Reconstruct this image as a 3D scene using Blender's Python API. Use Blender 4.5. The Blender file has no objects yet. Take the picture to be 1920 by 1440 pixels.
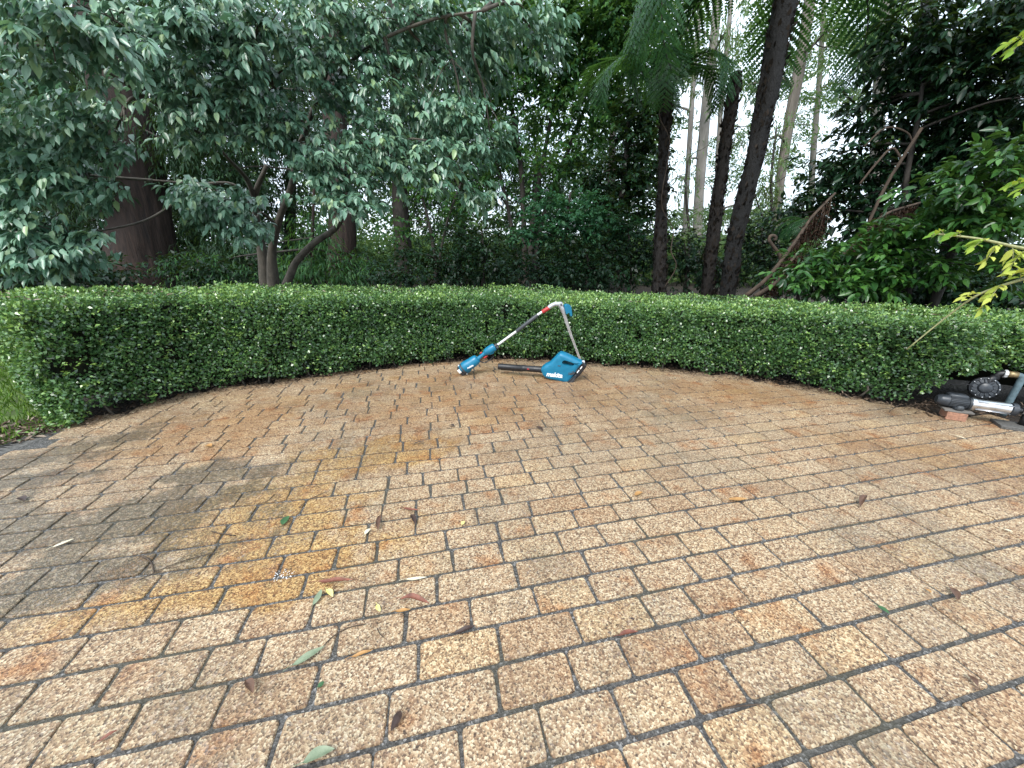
import bpy, math, random
import numpy as np
from mathutils import Matrix, Vector, noise as mnoise

rnd = random.Random(7)
RNG = np.random.default_rng(7)
SC = bpy.context.scene
COL = SC.collection

# ------------------------------------------------------------------ camera, world, sun, exposure
H = 1.25                                   # camera height
F, PITCH, ROLL = 699.33, 0.34763, 0.007535  # focal in photo pixels (1920 wide), tilt, roll
cam = bpy.data.cameras.new('camera')
cam.sensor_fit = 'HORIZONTAL'; cam.sensor_width = 36.0
cam.lens = F / 1920 * 36.0
cam.clip_start = 0.05; cam.clip_end = 2000
camo = bpy.data.objects.new('camera', cam); COL.objects.link(camo)
camo.matrix_world = (Matrix.Translation((0, 0, H)) @ Matrix.Rotation(math.pi/2 - PITCH, 4, 'X')
                     @ Matrix.Rotation(ROLL, 4, 'Z'))
SC.camera = camo

SUN_EL, SUN_AZ = math.radians(52), math.radians(205)   # azimuth from +Y (the view), clockwise
w = bpy.data.worlds.new('World'); SC.world = w; w.use_nodes = True
nt = w.node_tree; nt.nodes.clear()
out = nt.nodes.new('ShaderNodeOutputWorld'); bg = nt.nodes.new('ShaderNodeBackground')
sky = nt.nodes.new('ShaderNodeTexSky'); sky.sky_type = 'NISHITA'; sky.sun_disc = False
sky.sun_elevation = SUN_EL; sky.sun_rotation = SUN_AZ
sky.air_density = 1.0; sky.dust_density = 2.0
mixw = nt.nodes.new('ShaderNodeMix'); mixw.data_type = 'RGBA'
tcw = nt.nodes.new('ShaderNodeTexCoord'); nzw = nt.nodes.new('ShaderNodeTexNoise')
nzw.inputs['Scale'].default_value = 2.2; nzw.inputs['Detail'].default_value = 6
rw = nt.nodes.new('ShaderNodeMapRange'); rw.inputs[1].default_value = .35; rw.inputs[2].default_value = .6
rw.inputs[3].default_value = .55; rw.inputs[4].default_value = .95
nt.links.new(tcw.outputs['Generated'], nzw.inputs['Vector']); nt.links.new(nzw.outputs['Fac'], rw.inputs[0])
nt.links.new(rw.outputs[0], mixw.inputs['Factor'])
nt.links.new(sky.outputs[0], mixw.inputs['A']); mixw.inputs['B'].default_value = (7.7, 8.9, 10.1, 1)
nt.links.new(mixw.outputs['Result'], bg.inputs[0]); bg.inputs[1].default_value = 0.10
nt.links.new(bg.outputs[0], out.inputs[0])
sl = bpy.data.lights.new('sun', 'SUN'); sl.energy = 1.5; sl.angle = math.radians(22); sl.color = (1, .97, .92)
so = bpy.data.objects.new('sun', sl); COL.objects.link(so)
sd = Vector((math.sin(SUN_AZ)*math.cos(SUN_EL), math.cos(SUN_AZ)*math.cos(SUN_EL), math.sin(SUN_EL)))
so.rotation_euler = sd.to_track_quat('Z', 'Y').to_euler()
SC.view_settings.view_transform = 'Standard'; SC.view_settings.look = 'None'
SC.view_settings.gamma = 1; SC.view_settings.exposure = 1.2
SC.view_settings.use_curve_mapping = False
SC.cycles.max_bounces = 8; SC.cycles.transparent_max_bounces = 4
SC.cycles.diffuse_bounces = 4; SC.cycles.glossy_bounces = 3; SC.cycles.transmission_bounces = 4

# ------------------------------------------------------------------ pixel -> world helpers (photo pixels, 1920 x 1440)
CP, SP, CR, SR = math.cos(PITCH), math.sin(PITCH), math.cos(ROLL), math.sin(ROLL)
def ray(px, py):
    x, y = px - 960, 720 - py
    x, y = CR*x - SR*y, SR*x + CR*y
    return np.array([x, F*CP + y*SP, -F*SP + y*CP])
def at(px, py, Y):
    d = ray(px, py)
    return np.array([0, 0, H]) + d*(Y/d[1])
def gnd(px, py, z=0.0):
    d = ray(px, py)
    return np.array([0, 0, H]) + d*((z - H)/d[2])
def mpp(px, py, Y):                         # metres per photo pixel at that place
    p = at(px, py, Y) - np.array([0, 0, H])
    return float((p[1]*CP - p[2]*SP)/F)
def proj(P):                                # world (N,3) -> px, py, depth
    Q = np.asarray(P) - np.array([0, 0, H])
    zc = Q[:, 1]*CP - Q[:, 2]*SP; yc = Q[:, 1]*SP + Q[:, 2]*CP; xc = Q[:, 0]
    x, y = CR*xc + SR*yc, -SR*xc + CR*yc
    zc = np.where(zc < .05, .05, zc)
    return 960 + F*x/zc, 720 - F*y/zc, zc

# ------------------------------------------------------------------ object helpers
def tag(o, label=None, cat=None, group=None, kind=None):
    if label: o['label'] = label
    if cat: o['category'] = cat
    if group: o['group'] = group
    if kind: o['kind'] = kind
    return o
def thing(name, label, cat, loc, group=None):
    o = bpy.data.objects.new(name, None); COL.objects.link(o)
    o.empty_display_size = .1
    o.location = [float(v) for v in loc]
    return tag(o, label, cat, group)
def off(parent):
    v = Vector((0, 0, 0))
    while parent is not None:
        v += parent.location; parent = parent.parent
    return np.array(v)
class MB:                                   # collects pieces, links them as ONE mesh object (world coordinates in)
    def __init__(s): s.v = []; s.f = []; s.m = []
    def add(s, vs, fs, mi=0):
        n = len(s.v); s.v += [tuple(map(float, v)) for v in vs]
        s.f += [tuple(i + n for i in f) for f in fs]; s.m += [mi]*len(fs)
        return s
    def build(s, name, mats, parent=None, smooth=True, kind=None, sharp=None):
        me = bpy.data.meshes.new(name)
        o3 = off(parent)
        me.from_pydata([(v[0]-o3[0], v[1]-o3[1], v[2]-o3[2]) for v in s.v], [], s.f)
        if not isinstance(mats, (list, tuple)): mats = [mats]
        for m in mats: me.materials.append(m)
        me.polygons.foreach_set('material_index', s.m)
        me.polygons.foreach_set('use_smooth', [smooth]*len(s.f))
        if sharp is not None: me.set_sharp_from_angle(angle=math.radians(sharp))
        me.update()
        o = bpy.data.objects.new(name, me); COL.objects.link(o); o.parent = parent
        if kind: o['kind'] = kind
        return o
def frame_of(t, ref=(0, 0, 1)):
    t = np.array(t, float); t /= np.linalg.norm(t) + 1e-9
    r = np.array(ref, float)
    if abs(t @ r) > .95: r = np.array([1., 0, 0])
    a = np.cross(r, t); a /= np.linalg.norm(a); b = np.cross(t, a)
    return a, b, t
def tube(mb, pts, rad, seg=8, mi=0, cap=True, wob=0.0, ridge=0.0, nr=9):
    pts = [np.array(p, float) for p in pts]; n = len(pts)
    if not hasattr(rad, '__len__'): rad = [rad]*n
    vs = []; ref = None
    for i, p in enumerate(pts):
        t = pts[min(i+1, n-1)] - pts[max(i-1, 0)]
        a, b, t = frame_of(t, (0, 0, 1) if ref is None else ref)
        if ref is None: a, b, t = frame_of(t, (0, 1, 0) if abs(t[2]) > .7 else (0, 0, 1))
        ref = b
        for k in range(seg):
            th = 2*math.pi*k/seg
            r = rad[i]
            if wob or ridge:
                r *= 1 + wob*mnoise.noise((p[0]*3+math.cos(th)*1.2, p[1]*3+math.sin(th)*1.2, p[2]*2.0)) \
                       + ridge*abs(math.sin(th*nr/2 + 1.5*mnoise.noise((p[0], th, p[2]*.8))))
            vs.append(p + a*r*math.cos(th) + b*r*math.sin(th))
    fs = [(i*seg+k, i*seg+(k+1) % seg, (i+1)*seg+(k+1) % seg, (i+1)*seg+k) for i in range(n-1) for k in range(seg)]
    if cap: fs += [tuple(range(seg))[::-1], tuple((n-1)*seg+k for k in range(seg))]
    mb.add(vs, fs, mi); return mb
def spline(pts, n):
    pts = np.array(pts, float)
    P = np.vstack([2*pts[0]-pts[1], pts, 2*pts[-1]-pts[-2]])
    res = []
    m = len(pts)-1
    for k in range(n):
        u = k/(n-1)*m; i = min(int(u), m-1); t = u-i
        a, b, c, d = P[i], P[i+1], P[i+2], P[i+3]
        res.append(.5*((2*b) + (-a+c)*t + (2*a-5*b+4*c-d)*t*t + (-a+3*b-3*c+d)*t**3))
    return np.array(res)
def box(mb, c, sx, sy, sz, ax=(1, 0, 0), ay=(0, 1, 0), az=(0, 0, 1), bev=.12, mi=0):
    ax, ay, az, c = map(lambda v: np.array(v, float), (ax, ay, az, c))
    b = min(sx, sy, sz)*bev
    vs = []
    ring = lambda x, y: [(x-b, y), (x, y-b), (x, -y+b), (x-b, -y), (-x+b, -y), (-x, -y+b), (-x, y-b), (-x+b, y)]
    for z, k in ((-sz/2, b), (-sz/2+b, 0), (sz/2-b, 0), (sz/2, b)):
        for x, y in ring(sx/2-k, sy/2-k): vs.append(c+ax*x+ay*y+az*z)
    fs = [(i*8+(k+1) % 8, i*8+k, (i+1)*8+k, (i+1)*8+(k+1) % 8) for i in range(3) for k in range(8)]
    fs += [tuple(range(8)), tuple(range(24, 32))[::-1]]
    mb.add(vs, fs, mi); return mb
def lathe(mb, c, axis, prof, seg=24, mi=0):
    a, b, t = frame_of(axis)
    c = np.array(c, float)
    vs = [c + t*z + a*r*math.cos(2*math.pi*k/seg) + b*r*math.sin(2*math.pi*k/seg) for r, z in prof for k in range(seg)]
    n = len(prof)
    fs = [(i*seg+k, i*seg+(k+1) % seg, (i+1)*seg+(k+1) % seg, (i+1)*seg+k) for i in range(n-1) for k in range(seg)]
    fs += [tuple(range(seg))[::-1], tuple((n-1)*seg+k for k in range(seg))]
    mb.add(vs, fs, mi); return mb

# ------------------------------------------------------------------ materials
def nodes(name):
    m = bpy.data.materials.new(name); m.use_nodes = True
    t = m.node_tree; t.nodes.clear()
    o = t.nodes.new('ShaderNodeOutputMaterial'); b = t.nodes.new('ShaderNodeBsdfPrincipled')
    t.links.new(b.outputs[0], o.inputs[0])
    return m, t, b, o
def N(t, kind, **kw):
    n = t.nodes.new('ShaderNode'+kind)
    for k, v in kw.items():
        if hasattr(n, k): setattr(n, k, v)
        else: n.inputs[k.replace('_', ' ')].default_value = v
    return n
def ramp(t, stops, interp='LINEAR'):
    r = t.nodes.new('ShaderNodeValToRGB'); cr = r.color_ramp; cr.interpolation = interp
    while len(cr.elements) < len(stops): cr.elements.new(.5)
    for e, (p, c) in zip(cr.elements, stops): e.position = p; e.color = (*c, 1)
    return r
def mix(t, a, b, fac, mode='MIX'):
    m = t.nodes.new('ShaderNodeMix'); m.data_type = 'RGBA'; m.blend_type = mode
    for s, v in (('A', a), ('B', b), ('Factor', fac)):
        sock = [i for i in m.inputs if i.name == s and (i.type == ('VALUE' if s == 'Factor' else 'RGBA'))][0]
        if hasattr(v, 'is_output'): t.links.new(v, sock)
        else: sock.default_value = v if s == 'Factor' else (*v, 1)
    return [o for o in m.outputs if o.type == 'RGBA'][0]
def math_(t, op, a, b=0.0, clamp=False):
    m = t.nodes.new('ShaderNodeMath'); m.operation = op; m.use_clamp = clamp
    for i, v in enumerate((a, b)):
        if hasattr(v, 'is_output'): t.links.new(v, m.inputs[i])
        else: m.inputs[i].default_value = v
    return m.outputs[0]
def rng_(t, v, a, b, c=0, d=1):
    m = t.nodes.new('ShaderNodeMapRange'); m.interpolation_type = 'SMOOTHSTEP'
    t.links.new(v, m.inputs[0])
    for i, x in enumerate((a, b, c, d)): m.inputs[i+1].default_value = x
    return m.outputs[0]
def plain(name, col, rough=.5, metal=0.0, var=.15, scale=30, bump=0.0, spec=.5, coat=0.0):
    m, t, b, o = nodes(name)
    tc = N(t, 'TexCoord'); nz = N(t, 'TexNoise', Scale=scale, Detail=6)
    t.links.new(tc.outputs['Object'], nz.inputs['Vector'])
    lo = tuple(c*(1-var) for c in col); hi = tuple(min(1, c*(1+var)) for c in col)
    r = ramp(t, [(.3, lo), (.7, hi)]); t.links.new(nz.outputs['Fac'], r.inputs[0]); t.links.new(r.outputs[0], b.inputs['Base Color'])
    t.links.new(rng_(t, nz.outputs['Fac'], .3, .7, rough*.85, min(1, rough*1.2)), b.inputs['Roughness'])
    b.inputs['Metallic'].default_value = metal; b.inputs['Specular IOR Level'].default_value = spec
    b.inputs['Coat Weight'].default_value = coat
    if bump:
        bp = N(t, 'Bump', Strength=bump, Distance=.01); t.links.new(nz.outputs['Fac'], bp.inputs['Height']); t.links.new(bp.outputs[0], b.inputs['Normal'])
    return m
def leafmat(name, cols, rough=.45, trans=.25, tcol=None, spec=.5):
    m, t, b, o = nodes(name)
    at_ = N(t, 'Attribute', attribute_name='tint')
    n = len(cols)
    r = ramp(t, [(i/(n-1), c) for i, c in enumerate(cols)]); t.links.new(at_.outputs['Fac'], r.inputs[0])
    t.links.new(r.outputs[0], b.inputs['Base Color'])
    b.inputs['Roughness'].default_value = rough; b.inputs['Specular IOR Level'].default_value = spec
    tr = N(t, 'BsdfTranslucent'); 
    tm = mix(t, r.outputs[0], tcol or (.25, .40, .05), .45); t.links.new(tm, tr.inputs[0])
    ms = N(t, 'MixShader', Fac=trans)
    t.links.new(b.outputs[0], ms.inputs[1]); t.links.new(tr.outputs[0], ms.inputs[2]); t.links.new(ms.outputs[0], o.inputs[0])
    return m
def bark(name, dark, light, sx=18, sz=2.5, bump=.7, rough=.85):
    m, t, b, o = nodes(name)
    tc = N(t, 'TexCoord'); mp = N(t, 'Mapping'); mp.inputs['Scale'].default_value = (sx, sx, sz)
    nz = N(t, 'TexNoise', Scale=1.0, Detail=8, Roughness=.65); n2 = N(t, 'TexNoise', Scale=2.0, Detail=3)
    t.links.new(tc.outputs['Object'], mp.inputs[0]); t.links.new(mp.outputs[0], nz.inputs['Vector']); t.links.new(tc.outputs['Object'], n2.inputs['Vector'])
    r = ramp(t, [(.32, dark), (.7, light)]); t.links.new(nz.outputs['Fac'], r.inputs[0])
    c = mix(t, r.outputs[0], tuple(x*.55 for x in light), rng_(t, n2.outputs['Fac'], .45, .7))
    t.links.new(c, b.inputs['Base Color']); b.inputs['Roughness'].default_value = rough
    bp = N(t, 'Bump', Strength=bump, Distance=.03); t.links.new(nz.outputs['Fac'], bp.inputs['Height']); t.links.new(bp.outputs[0], b.inputs['Normal'])
    return m

M = {}
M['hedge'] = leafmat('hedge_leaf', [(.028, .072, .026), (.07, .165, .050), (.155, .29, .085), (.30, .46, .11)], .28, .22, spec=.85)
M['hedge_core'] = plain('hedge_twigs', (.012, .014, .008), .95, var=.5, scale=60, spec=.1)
M['broad'] = leafmat('broad_leaf', [(.05, .12, .075), (.12, .245, .16), (.22, .37, .25), (.28, .40, .18)], .36, .2, (.16, .34, .10), spec=.85)
M['conifer'] = leafmat('conifer_needles', [(.008, .026, .013), (.018, .050, .022), (.04, .09, .034)], .6, .15, spec=.25)
M['maple'] = leafmat('small_leaf', [(.012, .05, .018), (.034, .11, .036), (.08, .19, .05)], .5, .35, (.2, .38, .04), spec=.3)
M['layer'] = leafmat('layered_leaf', [(.015, .07, .035), (.03, .11, .05), (.05, .15, .06)], .5, .25, (.12, .3, .06), spec=.35)
M['dark'] = leafmat('dark_glossy_leaf', [(.004, .015, .008), (.009, .031, .014), (.018, .058, .022)], .40, .1, spec=.32)
M['camellia'] = leafmat('bright_glossy_leaf', [(.014, .052, .014), (.032, .105, .022), (.075, .19, .032)], .33, .18, spec=.5)
M['yellow'] = leafmat('yellowing_leaf', [(.12, .28, .04), (.34, .46, .07), (.56, .60, .14)], .6, .35, (.6, .6, .05), spec=.12)
M['fern'] = leafmat('fern_frond', [(.010, .045, .016), (.02, .075, .024), (.035, .11, .03)], .45, .3, (.18, .36, .04), spec=.4)
M['gum'] = leafmat('gum_leaf', [(.05, .10, .04), (.09, .16, .06), (.15, .22, .08)], .5, .35, (.35, .42, .1), spec=.3)
M['far'] = leafmat('far_leaf', [(.03, .08, .03), (.07, .14, .05), (.13, .20, .07)], .6, .35, (.3, .42, .08), spec=.2)
M['grass'] = leafmat('grass_blade', [(.07, .16, .025), (.14, .28, .04), (.28, .40, .08)], .5, .3, spec=.3)
M['deadfern'] = leafmat('dead_frond', [(.014, .008, .006), (.032, .018, .012), (.06, .034, .022)], .9, .1, (.2, .1, .04), spec=.1)
M['litter'] = leafmat('leaf_litter', [(.05, .035, .025), (.17, .12, .085), (.42, .35, .28)], .8, .05, (.2, .1, .04), spec=.15)
M['bark_red'] = bark('redwood_bark', (.008, .005, .004), (.058, .034, .024), 20, 1.6, .9)
M['bark_grey'] = bark('smooth_grey_bark', (.03, .027, .021), (.13, .11, .085), 9, 5, .5)
M['bark_fern'] = bark('tree_fern_bark', (.0015, .0013, .0012), (.009, .0075, .0065), 30, 14, 1.0)
M['bark_fern_brown'] = bark('brown_tree_fern_bark', (.003, .0024, .002), (.026, .019, .015), 26, 12, 1.0)
M['bark_gum'] = bark('pale_gum_bark', (.13, .12, .10), (.32, .29, .26), 5, .9, .35)
M['bark_gum_rough'] = bark('stringy_gum_bark', (.08, .07, .055), (.28, .24, .20), 22, 1.2, .8)
M['bark_dark'] = bark('dark_twig_bark', (.012, .010, .008), (.06, .05, .04), 12, 5, .5)
M['wood_dead'] = bark('dead_frond_stalk', (.028, .018, .012), (.11, .075, .05), 20, 3, .6)

def soil():
    m, t, b, o = nodes('soil')
    tc = N(t, 'TexCoord'); n1 = N(t, 'TexNoise', Scale=3, Detail=8, Roughness=.7); n2 = N(t, 'TexVoronoi', Scale=40)
    for n in (n1, n2): t.links.new(tc.outputs['Object'], n.inputs['Vector'])
    r = ramp(t, [(.3, (.008, .006, .004)), (.55, (.022, .016, .011)), (.75, (.035, .035, .015))])
    t.links.new(n1.outputs['Fac'], r.inputs[0])
    c = mix(t, r.outputs[0], (.045, .032, .021), rng_(t, n2.outputs['Distance'], .25, .6, 0, .6))
    t.links.new(c, b.inputs['Base Color']); b.inputs['Roughness'].default_value = .95
    bp = N(t, 'Bump', Strength=.6, Distance=.03); t.links.new(n2.outputs['Distance'], bp.inputs['Height']); t.links.new(bp.outputs[0], b.inputs['Normal'])
    return m
M['soil'] = soil()
def lawnm():
    m, t, b, o = nodes('lawn_soil')
    tc = N(t, 'TexCoord'); n1 = N(t, 'TexNoise', Scale=5, Detail=8)
    t.links.new(tc.outputs['Object'], n1.inputs['Vector'])
    r = ramp(t, [(.35, (.05, .07, .02)), (.65, (.10, .16, .035))]); t.links.new(n1.outputs['Fac'], r.inputs[0])
    t.links.new(r.outputs[0], b.inputs['Base Color']); b.inputs['Roughness'].default_value = .95
    return m
M['lawn'] = lawnm()

STAINS_DARK = [((40, 1000), 1.3, .42, 12), ((260, 955), .85, .28, 15), ((80, 1095), .9, .22, 14), ((380, 890), .7, .16, 8), ((30, 900), .7, .12, 12),
               ((70, 855), .62, .34, 35), ((190, 830), .4, .2, 35)]
STAINS_FAINT = [((1180, 760), 1.1, .6, 5), ((1080, 840), .8, .4, 0), ((1610, 740), .8, .28, -35), ((1700, 880), .8, .3, 10), ((1780, 1130), .40, .18, 13), ((640, 1400), .35, .14, 13), ((230, 1330), .40, .14, 13), ((1250, 690), 1.5, .3, -12), ((330, 780), .6, .3, 55)]
DAMP = [((900, 745), 2.3, .85, 0), ((1350, 740), 1.2, .5, -15), ((420, 800), .8, .6, 30), ((1760, 850), .9, .4, -10)]
STAINS_OCHRE = [((520, 960), .6, .38, 13), ((560, 1050), .6, .24, 13), ((330, 1120), .5, .16, 13), ((690, 860), .5, .25, 10)]
def stainfac(t, tc, wob, blobs, soft=.55):
    accum = None
    for (px, rx, ry, ang) in blobs:
        c = gnd(*px)
        mp = N(t, 'Mapping'); mp.vector_type = 'TEXTURE'
        mp.inputs['Location'].default_value = (c[0], c[1], 0); mp.inputs['Rotation'].default_value = (0, 0, math.radians(ang))
        mp.inputs['Scale'].default_value = (rx, ry, 1e3)
        t.links.new(tc, mp.inputs[0])
        ln = N(t, 'VectorMath', operation='LENGTH'); t.links.new(mp.outputs[0], ln.inputs[0])
        d = math_(t, 'ADD', ln.outputs['Value'], wob)
        f = rng_(t, d, soft, 1.15, 1, 0)
        accum = f if accum is None else math_(t, 'MAXIMUM', accum, f)
    return accum
def paverm():
    m, t, b, o = nodes('aggregate_paver')
    geo = N(t, 'NewGeometry'); pos = geo.outputs['Position']
    tint = N(t, 'Attribute', attribute_name='tint')
    vo = N(t, 'TexVoronoi', Scale=190); v2 = N(t, 'TexVoronoi', Scale=90)
    t.links.new(pos, vo.inputs['Vector']); t.links.new(pos, v2.inputs['Vector'])
    sp = N(t, 'SeparateColor'); t.links.new(vo.outputs['Color'], sp.inputs[0])
    sp2 = N(t, 'SeparateColor'); t.links.new(v2.outputs['Color'], sp2.inputs[0])
    chips = ramp(t, [(0, (.040, .030, .026)), (.14, (.15, .092, .066)), (.29, (.31, .195, .128)), (.50, (.46, .315, .205)), (.72, (.63, .48, .33)), (.90, (.84, .74, .58))])
    t.links.new(sp.outputs[0], chips.inputs[0])
    chips2 = ramp(t, [(0, (.08, .055, .045)), (.18, (.28, .175, .115)), (.6, (.47, .325, .215)), (.95, (.68, .54, .39))])
    t.links.new(sp2.outputs[0], chips2.inputs[0])
    col = mix(t, chips.outputs[0], chips2.outputs[0], .28)
    # tone of the single paver
    tr = ramp(t, [(0, (.68, .60, .49)), (.3, (.73, .68, .58)), (.65, (.77, .735, .645)), (1, (.80, .735, .58))]); t.links.new(tint.outputs['Fac'], tr.inputs[0])
    col = mix(t, col, tr.outputs[0], 1.0, 'MULTIPLY')
    n7 = N(t, 'TexNoise', Scale=9, Detail=5, Roughness=.65); t.links.new(pos, n7.inputs['Vector'])
    col = mix(t, col, (.66, .62, .58), rng_(t, n7.outputs['Fac'], .53, .74, 0, .75), 'MULTIPLY')
    # rusty patches
    n1 = N(t, 'TexNoise', Scale=5.5, Detail=4, Roughness=.6); t.links.new(pos, n1.inputs['Vector'])
    col = mix(t, col, (.80, .48, .27), rng_(t, n1.outputs['Fac'], .53, .72, 0, .75), 'MULTIPLY')
    # grime and moss, broken up with fine noise
    n2 = N(t, 'TexNoise', Scale=2.0, Detail=7, Roughness=.72); t.links.new(pos, n2.inputs['Vector'])
    n3 = N(t, 'TexNoise', Scale=70, Detail=3, Roughness=.7); t.links.new(pos, n3.inputs['Vector'])
    wob = math_(t, 'MULTIPLY', math_(t, 'SUBTRACT', n2.outputs['Fac'], .5), 4.4)
    oc = stainfac(t, pos, wob, STAINS_OCHRE, .45)
    col = mix(t, col, (.95, .78, .42), math_(t, 'MULTIPLY', oc, .8), 'MULTIPLY')
    dk = stainfac(t, pos, wob, STAINS_DARK, .35)
    df = math_(t, 'MULTIPLY', stainfac(t, pos, wob, STAINS_FAINT, .1), .45); dk = math_(t, 'MAXIMUM', dk, df)
    n4 = N(t, 'TexNoise', Scale=1.15, Detail=8, Roughness=.68); t.links.new(pos, n4.inputs['Vector'])
    dk2 = math_(t, 'MULTIPLY', rng_(t, n4.outputs['Fac'], .44, .66), .75)
    dk = math_(t, 'MAXIMUM', dk, dk2)
    dkf = math_(t, 'MULTIPLY', dk, rng_(t, n3.outputs['Fac'], .36, .60, 1.0, .40))
    dmp = stainfac(t, pos, wob, DAMP, .2)
    col = mix(t, col, (.86, .70, .54), math_(t, 'MULTIPLY', dmp, .75), 'MULTIPLY')
    fl = rng_(t, sp2.outputs[1], .80, .97)
    gcol = mix(t, (.105, .092, .066), (.34, .31, .27), fl)
    col = mix(t, col, gcol, math_(t, 'MULTIPLY', math_(t, 'MULTIPLY', dk, rng_(t, n3.outputs['Fac'], .35, .62, 1.0, .55)), .72))
    core = rng_(t, dk, .55, 1.0)
    col = mix(t, col, (.028, .025, .014), math_(t, 'MULTIPLY', core, math_(t, 'MULTIPLY', dkf, .62)))
    t.links.new(col, b.inputs['Base Color'])
    # damp patches shine a little
    n5 = N(t, 'TexNoise', Scale=1.7, Detail=5); t.links.new(pos, n5.inputs['Vector'])
    ro = rng_(t, n5.outputs['Fac'], .45, .62, .70, .5)
    wet = math_(t, 'MAXIMUM', dmp, math_(t, 'MULTIPLY', dk, .8))
    t.links.new(math_(t, 'SUBTRACT', ro, math_(t, 'MULTIPLY', wet, .2)), b.inputs['Roughness'])
    b.inputs['Specular IOR Level'].default_value = .4
    hh = math_(t, 'ADD', vo.outputs['Distance'], math_(t, 'MULTIPLY', sp.outputs[1], .5))
    bp = N(t, 'Bump', Strength=.55, Distance=.004); t.links.new(hh, bp.inputs['Height']); t.links.new(bp.outputs[0], b.inputs['Normal'])
    return m
M['paver'] = paverm()
def jointm():
    m, t, b, o = nodes('joint_grit')
    geo = N(t, 'NewGeometry'); pos = geo.outputs['Position']
    vo = N(t, 'TexVoronoi', Scale=170); t.links.new(pos, vo.inputs['Vector'])
    sp = N(t, 'SeparateColor'); t.links.new(vo.outputs['Color'], sp.inputs[0])
    r = ramp(t, [(0, (.026, .024, .022)), (.5, (.062, .058, .053)), (.85, (.105, .10, .092)), (.985, (.24, .23, .22))]); t.links.new(sp.outputs[0], r.inputs[0])
    n2 = N(t, 'TexNoise', Scale=2.2, Detail=5); t.links.new(pos, n2.inputs['Vector'])
    c = mix(t, r.outputs[0], (.055, .05, .03), rng_(t, n2.outputs['Fac'], .45, .65, 0, .65))
    t.links.new(c, b.inputs['Base Color']); b.inputs['Roughness'].default_value = .7
    bp = N(t, 'Bump', Strength=.7, Distance=.004); t.links.new(vo.outputs['Distance'], bp.inputs['Height']); t.links.new(bp.outputs[0], b.inputs['Normal'])
    return m
M['joint'] = jointm()
M['kerb'] = plain('grey_concrete', (.105, .10, .092), .8, var=.45, scale=90, bump=.5)
M['blue'] = plain('teal_plastic', (.005, .155, .27), .36, var=.12, scale=25, spec=.5)
M['black'] = plain('black_plastic', (.012, .012, .014), .42, var=.35, scale=40)
M['grey'] = plain('dark_grey_plastic', (.045, .05, .055), .45, var=.2, scale=40)
M['white'] = plain('white_print', (.82, .82, .82), .5, var=.04)
M['alu'] = plain('white_aluminium', (.70, .71, .72), .35, .35, var=.08)
M['silver'] = plain('cast_silver', (.50, .51, .53), .42, .6, var=.15, scale=60)
M['steel'] = plain('brushed_steel', (.62, .63, .65), .30, .95, var=.12, scale=14)
M['chain'] = plain('saw_chain_steel', (.42, .42, .42), .4, .8, var=.3, scale=120)
M['red'] = plain('red_plastic', (.42, .03, .03), .45, var=.15)
M['motor'] = plain('charcoal_paint', (.035, .04, .047), .38, .1, var=.3, scale=30)
M['brass'] = plain('dull_brass', (.32, .24, .13), .45, .7, var=.3, scale=50)
M['hose'] = plain('blue_grey_hose', (.10, .15, .17), .5, var=.3)
M['clay'] = plain('clay_brick', (.33, .17, .11), .9, var=.35, scale=70, bump=.5)
M['plank'] = bark('weathered_plank', (.06, .055, .05), (.22, .20, .18), 6, 30, .4)

# ------------------------------------------------------------------ leaves in bulk
TPL = {
 'rhomb': (np.array([(0, 0, 0), (.45, 1, .16), (1, 0, -.08), (.45, -1, .16)]), [(0, 1, 2, 3)]),
 'blade': (np.array([(0, .6, 0), (0, -.6, 0), (.55, -.8, .06), (1, 0, -.12), (.55, .8, .06)]), [(0, 1, 2, 3, 4)]),
 'leaf6': (np.array([(0, 0, 0), (.28, .8, .09), (.62, .78, .07), (1, 0, -.12), (.62, -.78, .07), (.28, -.8, .09), (.5, 0, 0)]),
           [(0, 6, 3, 2, 1), (0, 5, 4, 3, 6)]),
 'tri':   (np.array([(0, .5, 0), (0, -.5, 0), (.6, -.9, .1), (1, 0, 0), (.6, .9, .1)]), [(0, 1, 2, 3, 4)]),
}
def nrm_(v): return v/(np.linalg.norm(v, axis=-1, keepdims=True)+1e-9)
def leafframes(d, n):
    d = nrm_(d); s = nrm_(np.cross(n, d)); n = np.cross(d, s)
    return d, s, n
class Leaves:
    def __init__(s): s.a = []
    def add(s, pos, d, n, L, W, tint):
        k = len(pos)
        bc = lambda x: np.broadcast_to(np.asarray(x, float), (k,)).copy()
        s.a.append((np.asarray(pos, float), np.asarray(d, float), np.asarray(n, float), bc(L), bc(W), np.clip(bc(tint), 0, 1))); return s
    def cat(s): return [np.concatenate([x[i] for x in s.a]) for i in range(6)]
    def build(s, name, tpl, mat, parent=None, kind='stuff', singles=0, single_name='leaf'):
        pos, d, n, L, W, tint = s.cat()
        if singles:
            px, py, zc = proj(pos + d*L[:, None]*.5)
            ok = (px > 5) & (px < 1915) & (py > 5) & (py < 1435) & (zc > .3)
            sc_ = np.where(ok, L/zc, 0)
            idx = np.argsort(-sc_)[:singles]; idx = idx[sc_[idx] > 0]
            place_leaves(pos[idx], d[idx], n[idx], L[idx], W[idx], tint[idx], tpl, mat, parent, single_name)
            keep = np.ones(len(pos), bool); keep[idx] = False
            pos, d, n, L, W, tint = pos[keep], d[keep], n[keep], L[keep], W[keep], tint[keep]
        return leafmesh(name, pos, d, n, L, W, tint, tpl, mat, parent, kind)
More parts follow.
